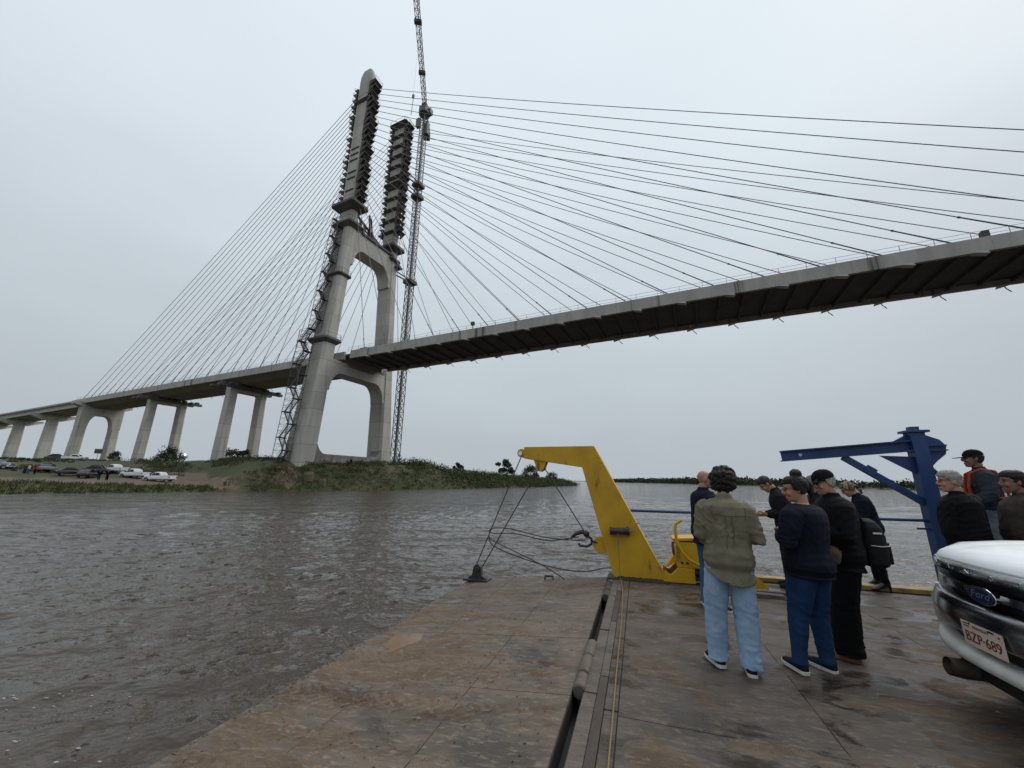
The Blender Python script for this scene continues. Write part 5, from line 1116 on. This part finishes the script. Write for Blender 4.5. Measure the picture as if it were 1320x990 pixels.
        link('hair', remesh(hb, .0065, 1, 'hair', hair_mat, hd), root)
    if cap:
        cb = MB(); rings = []
        for j in range(9):
            t = j/8*math.pi/2*.97; zc = .045+.092*math.sin(t)
            rings.append([hp_(.088*math.cos(t)**.8*math.cos(u), -.005+.108*math.cos(t)**.8*math.sin(u), zc-.012*math.sin(u)*(1-j/8)) for u in [i*2*math.pi/24 for i in range(24)]])
        cb.loft(rings); co = cb.build('cap', cap, root, 60)
        br = MB(); up = []; 
        for j in range(5):
            q = j/4
            up.append([hp_((.078+.002*q)*math.cos(u)*(1-.25*q*q), -.005+(.100+.115*q)*math.sin(u)**.8 if math.sin(u) > 0 else -.005, .040-.012*math.sin(u)-.018*q*math.sin(u)-.012*abs(math.cos(u))*q) for u in [i*math.pi/16 for i in range(17)]])
        n_ = 17; V = [p for r in up for p in r]; V2 = [p-Rh@Vector((0, 0, .004)) for p in V]; f = [(j*n_+i, j*n_+i+1, (j+1)*n_+i+1, (j+1)*n_+i) for j in range(4) for i in range(n_-1)]
        br.add(V, f); br.add(V2, f); br.build('brim', cap, co, True)
        MB().ball(hp_(0, -.005, .137), .007, 8, 5).build('button', cap, co, True)
    if glasses:
        gl = MB()
        for s in (-1, 1):
            if glasses == 'dark': gl.ball(hp_(s*.034, .096, .016), (.029*k, .008*k, .020*k), 12, 8, Rh)
            else: gl.tube([hp_(s*.034+.025*math.cos(t), .1-.06*abs(s*.034+.025*math.cos(t))*.3, .014+.017*math.sin(t)) for t in [i*2*math.pi/16 for i in range(17)]], .0022, 6, False)
            gl.tube([hp_(s*.058, .092, .022), hp_(s*.075, .06, .024), hp_(s*.080, -.005, .018)], .0028, 6)
        gl.tube([hp_(-.01, .1, .02), hp_(.01, .1, .02)], .0025, 6); gl.build('glasses', 'lens_black' if glasses == 'dark' else 'frame_dark', root, True)
    # clothes
    tp = dict(mat='black_cloth', hem=.84, inf=.022, sl=.018, amp=.007, cuff=.0); tp.update(top or {}); cb = MB(); torso(cb, tp['inf'], tp['hem'], 1.495)
    for i, sg in enumerate((1, -1)):
        s_ = tp['sl']; r = [.062*k+s_, .056*k+s_, .050*k+s_, .048*k+s_, .036*k+s_*.8]
        st = SH[i]-Rc@Vector((sg*.05, 0, -.012)); cb.tube([st, SH[i].lerp(EL[i], .12), SH[i].lerp(EL[i], .55), EL[i], EL[i].lerp(WR[i], .45), EL[i].lerp(WR[i], .93-tp['cuff'])], [r[0]*.95, r[0]*1.03, r[1], r[2], r[3], r[4]], 14)
    if tp.get('collar'): 
        rings = [[S(w*math.cos(t), -.010+d*math.sin(t)+dy, zc) for t in [i*2*math.pi/18 for i in range(18)]] for zc, w, d, dy in ((1.44, .10, .085, 0), (1.475, .082, .075, .0), (1.51, .078, .072, .002), (1.53, .07, .064, .004))]; cb.loft(rings)
    if tp.get('hood'): cb.ball(S(0, -.125, 1.40), (.13*k, .06*k, .085*k), 14, 10, Rs(1.4)); cb.ball(S(0, -.10, 1.46), (.11*k, .05*k, .05*k), 14, 10, Rs(1.4))
    am = tp['amp']; ph = len(label)*1.7; EM = [np.array(e) for e in EL]
    def tdisp(co):
        q = co+.03*vnoise3(co*5+ph)[:, None]; d = am*.7*vnoise3(q*np.array([7, 7, 6])+ph); r1 = 1-np.abs(vnoise3((q@SK)*np.array([9, 9, 15])+ph*2))*2.2; r2 = 1-np.abs(vnoise3((q@SK.T)*np.array([14, 14, 20])+ph*3))*2.4; d = d+am*1.0*np.clip(r1, 0, 1)**2*np.clip(.5+vnoise3(co*4+ph), 0, 1)+am*.6*np.clip(r2, 0, 1)**2*np.clip(.4+vnoise3(co*5+9), 0, 1)
        for e in EM: w = np.exp(-((co-e)**2).sum(1)/.016); d = d+w*am*.5*np.sin((co@np.array([25., 35, 80.]))+5*vnoise3(co*11))
        hz_ = np.exp(-((co[:, 2]/k-1.0)/.07)**2); return d+hz_*am*.3*np.sin(co[:, 2]*70+6*vnoise3(co*8))
    topo = link('top', remesh(cb, vox, 2, 'top', tp['mat'], tdisp), root)
    tr = dict(mat='black_trousers', inf=.012, th=.10, kn=.075, an=.06, amp=.006, end=.06); tr.update(trousers or {}); cb = MB(); torso(cb, tr['inf'], .84, 1.05)
    for i, sg in enumerate((1, -1)):
        e = AN[i]+Vector((0, 0, (tr['end']-.085)*k)); cb.tube([HP[i]+Vector((0, 0, .03*k)), HP[i].lerp(KN[i], .3), HP[i].lerp(KN[i], .7), KN[i], KN[i].lerp(AN[i], .35), KN[i].lerp(AN[i], .8), e-TD[i]*.012], [tr['th']*k*1.06, tr['th']*k, (tr['th']+tr['kn'])/2*k, tr['kn']*k, (tr['kn']*.55+tr['an']*.5)*k, tr['an']*k, tr['an']*1.03*k], 16)
    at = tr['amp']; KM = [np.array(q) for q in KN]
    def pdisp(co):
        low = np.clip((.42*k-co[:, 2])/.3, 0, 1); r1 = 1-np.abs(vnoise3((co@SK)*np.array([11, 11, 17])+ph))*2.2; d = at*.6*vnoise3(co*np.array([9, 9, 6])+ph)+at*1.0*np.clip(r1, 0, 1)**2*np.clip(.45+vnoise3(co*5+ph), 0, 1)
        d = d+low*at*.75*(np.abs(vnoise3(co*np.array([13, 13, 24])+ph))*2-.6)
        for e in KM: w = np.exp(-((co-e)**2).sum(1)/.02); d = d+w*at*.35*np.sin(co[:, 2]*65+co[:, 0]*25+4*vnoise3(co*9))
        cr = np.exp(-((co[:, 2]/k-.86)/.05)**2); return d+cr*at*.4*np.sin(co[:, 2]*70+np.abs(co[:, 0])*60+3*vnoise3(co*9))
    link('trousers', remesh(cb, vox, 2, 'trousers', tr['mat'], pdisp), root)
    # footwear
    for i in range(2):
        a = AN[i]; d = TD[i]; sd = Vector((d.y, -d.x, 0)); Fp = lambda l, w_, h_: Vector((a.x, a.y, 0))+(d*l+sd*w_+Vector((0, 0, h_)))*k
        mb = MB()
        if heel:
            mb.loft([[Fp(l, w_*math.cos(t), max(.0, zc+h_*math.sin(t))) for t in [j*2*math.pi/14 for j in range(14)]] for l, w_, zc, h_ in ((-.065, .02, .13, .05), (-.05, .034, .14, .065), (.0, .038, .13, .06), (.06, .042, .085, .045), (.12, .044, .045, .032), (.17, .036, .03, .022), (.2, .015, .022, .012))])
            mb.tube([Fp(0, 0, .12), Fp(-.005, 0, .26), Fp(0, 0, .36)], [.05*k, .052*k, .058*k], 12); mb.tube([Fp(-.055, 0, .10), Fp(-.06, 0, .0)], [.022, .010], 8); mb.build('boot', shoe, root, 50)
        else:
            mb.loft([[Fp(l, w_*math.cos(t), .022+max(0, h_*math.sin(t))) for t in [j*2*math.pi/18 for j in range(18)]] for l, w_, h_ in ((-.078, .018, .055), (-.065, .036, .075), (-.03, .041, .085), (.03, .043, .078), (.08, .047, .058), (.13, .048, .045), (.165, .040, .036), (.188, .016, .022))]); so = mb.build('shoe', shoe, root, 60)
            out_ = [(-.084, .02), (-.07, .039), (-.03, .044), (.03, .046), (.08, .050), (.13, .051), (.17, .042), (.196, .017)]; ol = [Fp(l, w_, 0) for l, w_ in out_]+[Fp(l, -w_, 0) for l, w_ in out_[::-1]]
            MB().loft([[p for p in ol], [p+Vector((0, 0, .03)) for p in ol]]).build('sole', sole, so, bevel=.004)
    return dict(root=root, S=S, Rs=Rs, hc=hc, Rh=Rh, SH=SH, EL=EL, WR=WR, HD=HD, k=k, topo=topo, bulk=bulk)

A_FRONT = [((.16, .12, -1), (-.35, .9, -.12)), ((-.16, .12, -1), (.35, .9, -.12))]
p2 = person('person in olive shirt and pale blue jeans, back turned, dark curly hair', 2.07, 3.99, 76, 1.755, tilt=2.6, head=(-14, 12), twist=-4,
       arms=[((.30, -.10, -1), (-.75, .7, .05)), ((-.16, .02, -1), (.45, .85, -.3))], feet=[(.115, -.05, 10), (-.13, .05, -16)], hair='curly', glasses='clear', hands_curl=.7,
       top=dict(mat='olive_shirt', hem=.80, inf=.048, sl=.020, amp=.012, collar=True), hem_fn=lambda t: -.03+.035*math.cos(2*t)-.03*math.cos(t+.3), bulk=1.0,
       trousers=dict(mat='light_jeans', th=.112, kn=.098, an=.088, amp=.009, end=.05, inf=.004), shoe='shoe_black')
p4 = person('woman in navy sweater and blue jeans with dark hair in a bun', 2.79, 3.97, 114, 1.70, tilt=4.2, head=(34, 14), twist=6, lean=1, bulk=1.27,
       arms=[((.22, .06, -1), (-.85, .6, .05)), ((-.36, .10, -1), (.85, .55, .25))], feet=[(.14, -.02, 2), (-.16, .05, 18)], hair='bun', glasses='clear', skin='skin',
       top=dict(mat='navy_knit', hem=.83, inf=.040, sl=.034, amp=.008), trousers=dict(mat='blue_jeans', th=.125, kn=.084, an=.064, amp=.006, inf=.014), shoe='shoe_black')
p5 = person('man in black cap, sunglasses and black jacket with brown shoes', 3.40, 4.31, 160, 1.775, tilt=3.8, head=(14, 14), lean=4, bulk=1.12, belly=.06, cap='cap_black', glasses='dark', skin='skin_red',
       arms=[((.16, .10, -1), (-.5, .85, .0)), ((-.2, .1, -1), (.45, .85, -.05))], feet=[(.12, -.03, -4), (-.13, .06, 14)], hair='short', hair_mat='hair_grey',
       top=dict(mat='black_cloth', hem=.80, inf=.045, sl=.036, amp=.009, collar=True), trousers=dict(mat='black_trousers', th=.125, kn=.115, an=.115, amp=.008, inf=.02, end=.05), shoe='shoe_brown', sole='shoe_brown')
person('bald man in dark navy jacket behind the olive shirt, hand on winch', 2.76, 5.73, -4, 1.80, tilt=1.5, head=(-10, 4), skin='skin_red', glasses='dark',
       arms=[((.2, .1, -1), (-.3, .8, -.4)), ((-.18, .12, -1), (-.12, .55, -1))], top=dict(mat='navy_jacket', hem=.80, inf=.045, sl=.036, amp=.009, collar=True), trousers=dict(mat='mid_jeans', th=.115, kn=.10, an=.095, end=.05), bulk=1.08, belly=.04)
person('dark-haired man in black shirt looking down beside the railing', 4.66, 6.85, 152, 1.80, tilt=1.5, head=(8, 46), lean=8, hunch=14, hair='short', hair_mat='hair_dark', skin='skin',
       arms=[((.1, .18, -1), (-.3, .9, .1)), ((-.12, .16, -1), (.3, .9, .15))], top=dict(mat='charcoal', hem=.82, inf=.035, sl=.028, collar=True), trousers=dict(mat='black_trousers', th=.11, kn=.09, an=.085), shoe='shoe_black', sole='shoe_black')
person('man in grey cap half hidden between bun and black cap', 4.55, 5.85, 190, 1.745, head=(0, 10), hair='short', hair_mat='hair_grey', cap='cap_grey', skin='skin', arms=A_FRONT, top=dict(mat='charcoal', hem=.82, inf=.035, sl=.028, collar=True))
p6 = person('blonde woman in navy jacket and black heeled boots leaning over the rail', 6.02, 6.74, 150, 1.64, tilt=1.5, head=(4, 34), lean=14, hunch=12, hair='tail', hair_mat='hair_blonde', glasses='clear', heel=.075,
       arms=[((.05, .5, -1), (-.3, 1, -.1)), ((-.1, .5, -1), (.25, 1, -.05))], feet=[(.13, .02, 6), (-.12, -.02, -10)], top=dict(mat='navy_jacket', hem=.80, inf=.03, sl=.024, collar=True), trousers=dict(mat='black_trousers', th=.105, kn=.072, an=.056), shoe='boot_leather')
person('grey-haired man with glasses in black hooded jacket behind the truck bonnet', 5.52, 4.88, 146, 1.80, head=(2, 3), hair='short', hair_mat='hair_grey', glasses='clear', skin='skin_red', bulk=1.12, belly=.04,
       arms=[((.1, -.1, -1), (-.1, .2, -1)), ((-.14, -.1, -1), (.05, .2, -1))], top=dict(mat='black_cloth', hem=.78, inf=.05, sl=.042, amp=.010, hood=True, collar=True), trousers=dict(mat='black_trousers'))
p8 = person('man in dark cap and grey jacket with orange life vest, standing highest', 6.90, 5.70, 142, 1.78, z=.36, head=(2, -2), hair='short', hair_mat='hair_black', cap='cap_black', skin='skin_dark', lean=3,
       arms=[((.25, .3, -1), (-.1, .9, -.5)), ((-.42, .16, -1), (-.05, .8, -.55))], top=dict(mat='steel_jacket', hem=.84, inf=.04, sl=.032, amp=.010, collar=True), trousers=dict(mat='grey_jeans', th=.12, kn=.10, an=.09))
person('dark-haired man in brown jacket at the right picture edge', 5.98, 4.62, 150, 1.80, head=(0, 2), hair='short', hair_mat='hair_black', skin='skin_dark', bulk=1.15, belly=.05,
       arms=[((.15, .0, -1), (-.1, .5, -1)), ((-.18, .0, -1), (.1, .5, -1))], top=dict(mat='brown_jacket', hem=.78, inf=.05, sl=.04, amp=.010, collar=True), trousers=dict(mat='charcoal'))
# life vest on the man with the cap
S8 = p8['S']; vest = MB()
for sg in (-1, 1):
    vest.tube([S8(sg*.11, -.165, 1.06), S8(sg*.12, -.175, 1.28), S8(sg*.115, -.12, 1.455), S8(sg*.11, 0.0, 1.49), S8(sg*.10, .12, 1.43), S8(sg*.11, .17, 1.25), S8(sg*.1, .17, 1.05)], [.016, .02, .02, .02, .022, .022, .018], 10)
vest.tube([S8(.225*math.cos(t), .19*math.sin(t), 1.10) for t in [i*2*math.pi/20 for i in range(21)]], .016, 8); link('life_vest', remesh(vest, .011, 2, 'life_vest', 'life_orange'), p8['root'])
link('shirt_tail', remesh(MB().loft([[S8(.20*math.cos(t), .15*math.sin(t), z_) for t in [i*2*math.pi/18 for i in range(18)]] for z_ in (.76, .90)]), .012, 2, 'shirt_tail', 'white_cloth'), p8['root'])
x, y = 6.90, 5.70; st = empty('deck_step', (x, y, 0), FR, 'low steel step under the man in the life vest', 'step'); MB().box((0, 0, .345), (.9, .8, .03)).build('tread', 'rusty_steel', st); [MB().box((sx*.4, sy*.35, .165), (.05, .05, .33)).build('leg', 'rusty_steel', st) for sx in (-1, 1) for sy in (-1, 1)]
# shoulder bag / backpack hanging behind the man in the black cap
def backpack(P, off, label, sc=1.):
    S, Rm = P['S'], P['Rs'](1.2); c = S(*off); rt = P['root']; M_ = Matrix.Translation(rt.location)@rt.rotation_euler.to_matrix().to_4x4(); w = M_@c
    b = empty('backpack', w, rt.rotation_euler.z, label, 'backpack')
    mb = MB(); rings = [[(a*math.cos(t)*abs(math.cos(t))**-.35 if abs(math.cos(t)) > .01 else 0, d*math.sin(t)*abs(math.sin(t))**-.35 if abs(math.sin(t)) > .01 else 0, z_) for t in [i*2*math.pi/20 for i in range(20)]] for z_, a, d in ((-.24, .12, .07), (-.21, .155, .10), (-.1, .165, .115), (.05, .16, .105), (.15, .145, .085), (.21, .10, .06), (.23, .04, .03))]
    mb.loft([[Vector(p)*sc for p in r] for r in rings]); link('bag_body', remesh(mb, .011, 2, 'bag_body', 'bag_nylon', lambda co: .007*vnoise3(co*np.array([11, 11, 15]))), b)
    mb = MB(); mb.loft([[Vector((.12*math.cos(t), -.105+.04*math.sin(t), z_))*sc for t in [i*2*math.pi/16 for i in range(16)]] for z_ in (-.2, -.16, -.04, 0)]); link('front_pocket', remesh(mb, .011, 3, 'front_pocket', 'bag_nylon'), b)
    MB().tube([Vector((-.168, .06, -.02))*sc, Vector((-.178, -.02, -.025))*sc, Vector((-.16, -.09, -.02))*sc, Vector((-.1, -.128, .0))*sc], .004, 6).build('zip_piping', 'sole_white', b, True)
    MB().box(Vector((-.168, -.01, .10))*sc, (.008, .07, .014)).build('bag_label', 'sole_white', b)
    for sg in (-1, 1): MB().tube([Vector((sg*.08, .06, .2))*sc, Vector((sg*.09, .10, .28))*sc, Vector((sg*.1, .2, .33))*sc, Vector((sg*.11, .30, .24))*sc, Vector((sg*.12, .30, .02))*sc, Vector((sg*.11, .12, -.15))*sc], .016, 8).build('shoulder_strap', 'bag_nylon', b, True)
    MB().tube([Vector((.13, -.05, -.18))*sc, Vector((.17, -.09, -.25))*sc, Vector((.15, -.1, -.33))*sc], .006, 6).build('dangling_strap', 'bag_nylon', b, True)
backpack(p5, (.03, -.27, 1.06), 'black nylon backpack worn by the man in the black cap', .98)
# small camera pouch at his waist
c = p5['S'](-.02, .25, .97); M_ = Matrix.Translation(p5['root'].location)@p5['root'].rotation_euler.to_matrix().to_4x4(); w = M_@p5['S'](-.20, .14, .96)
pc = empty('canvas_pouch', w, p5['root'].rotation_euler.z+.6, 'tan canvas pouch at the waist of the man in the black cap', 'pouch'); link('pouch_body', remesh(MB().ball((0, 0, -.02), (.085, .05, .09), 14, 10).ball((.03, -.02, -.05), (.05, .04, .05), 12, 8), .008, 2, 'pouch_body', 'tan_canvas', lambda co: .012*vnoise3(co*22)), pc); MB().box((0, -.055, .02), (.12, .02, .05)).build('pouch_flap', 'shoe_brown', pc, bevel=.008)

# foam flecks drifting past the ramp
mb = MB(); rg = random.Random(5)
for cx_, cy_, sx_, sy_, n_ in ((-6.2, 5.4, .7, .16, 42), (-5.3, 4.5, .6, .14, 22), (-4.2, 4.3, 1.0, .25, 7), (-3.4, 4.6, 1.2, .5, 4), (-8, 9.5, 2.0, .5, 6)):
    for k in range(n_):
        x, y = cx_+rg.gauss(0, sx_), cy_+rg.gauss(0, sy_)
        if x*math.cos(-FR)-y*math.sin(-FR) > -3.45: continue
        r = rg.uniform(.004, .015); P = [(x+r*rg.uniform(.8, 3.0)*math.cos(t), y+r*rg.uniform(.4, 1.0)*math.sin(t)) for t in [j*6.283/9 for j in range(9)]]; zf = WATER_Z+float(wave(np.array([x]), np.array([y]))[0])+.004; mb.prism(P, 2, zf-.004, zf+.003)
mat('foam', (.36, .36, .355), rough=.6); tag(mb.build('foam', 'foam'), 'white foam flecks floating on the brown water left of the ramp', 'foam', kind='stuff')


def seam(P, name, material, pts, r=.004, off=.0):
    """thin raised stitch line laid on the figure's garment by casting onto its surface"""
    o = P['topo']; from_bvh = BVHS.setdefault(o.name, __import__('mathutils').bvhtree.BVHTree.FromPolygons([v.co for v in o.data.vertices], [p.vertices for p in o.data.polygons])); Q = []
    for a, b in zip(pts[:-1], pts[1:]):
        for k in range(8):
            q = P['S'](*Vector(a).lerp(Vector(b), k/8)); h = from_bvh.find_nearest(q)
            if h[0] is not None: Q.append(h[0]+h[1]*off)
    return MB().tube(Q, r, 5).build(name, material, o, True)
BVHS = {}
seam(p2, 'yoke_seam', 'olive_seam', [(-.2, -.2, 1.345), (-.1, -.25, 1.335), (0, -.25, 1.33), (.1, -.25, 1.335), (.2, -.2, 1.345)], .0035)
for sx in (-.03, .03): seam(p2, 'back_pleat', 'olive_seam', [(sx, -.25, 1.33), (sx*1.3, -.25, 1.2), (sx*1.7, -.25, 1.05)], .003)
for sx in (-1, 1): seam(p2, 'sleeve_seam', 'olive_seam', [(sx*.17, -.2, 1.46), (sx*.2, -.22, 1.38), (sx*.19, -.22, 1.28)], .0035)
seam(p4, 'sweater_hem', 'navy_seam', [(.3*math.sin(t), -.3*math.cos(t), .90) for t in [(-90+12*k)/57.3 for k in range(16)]], .005)
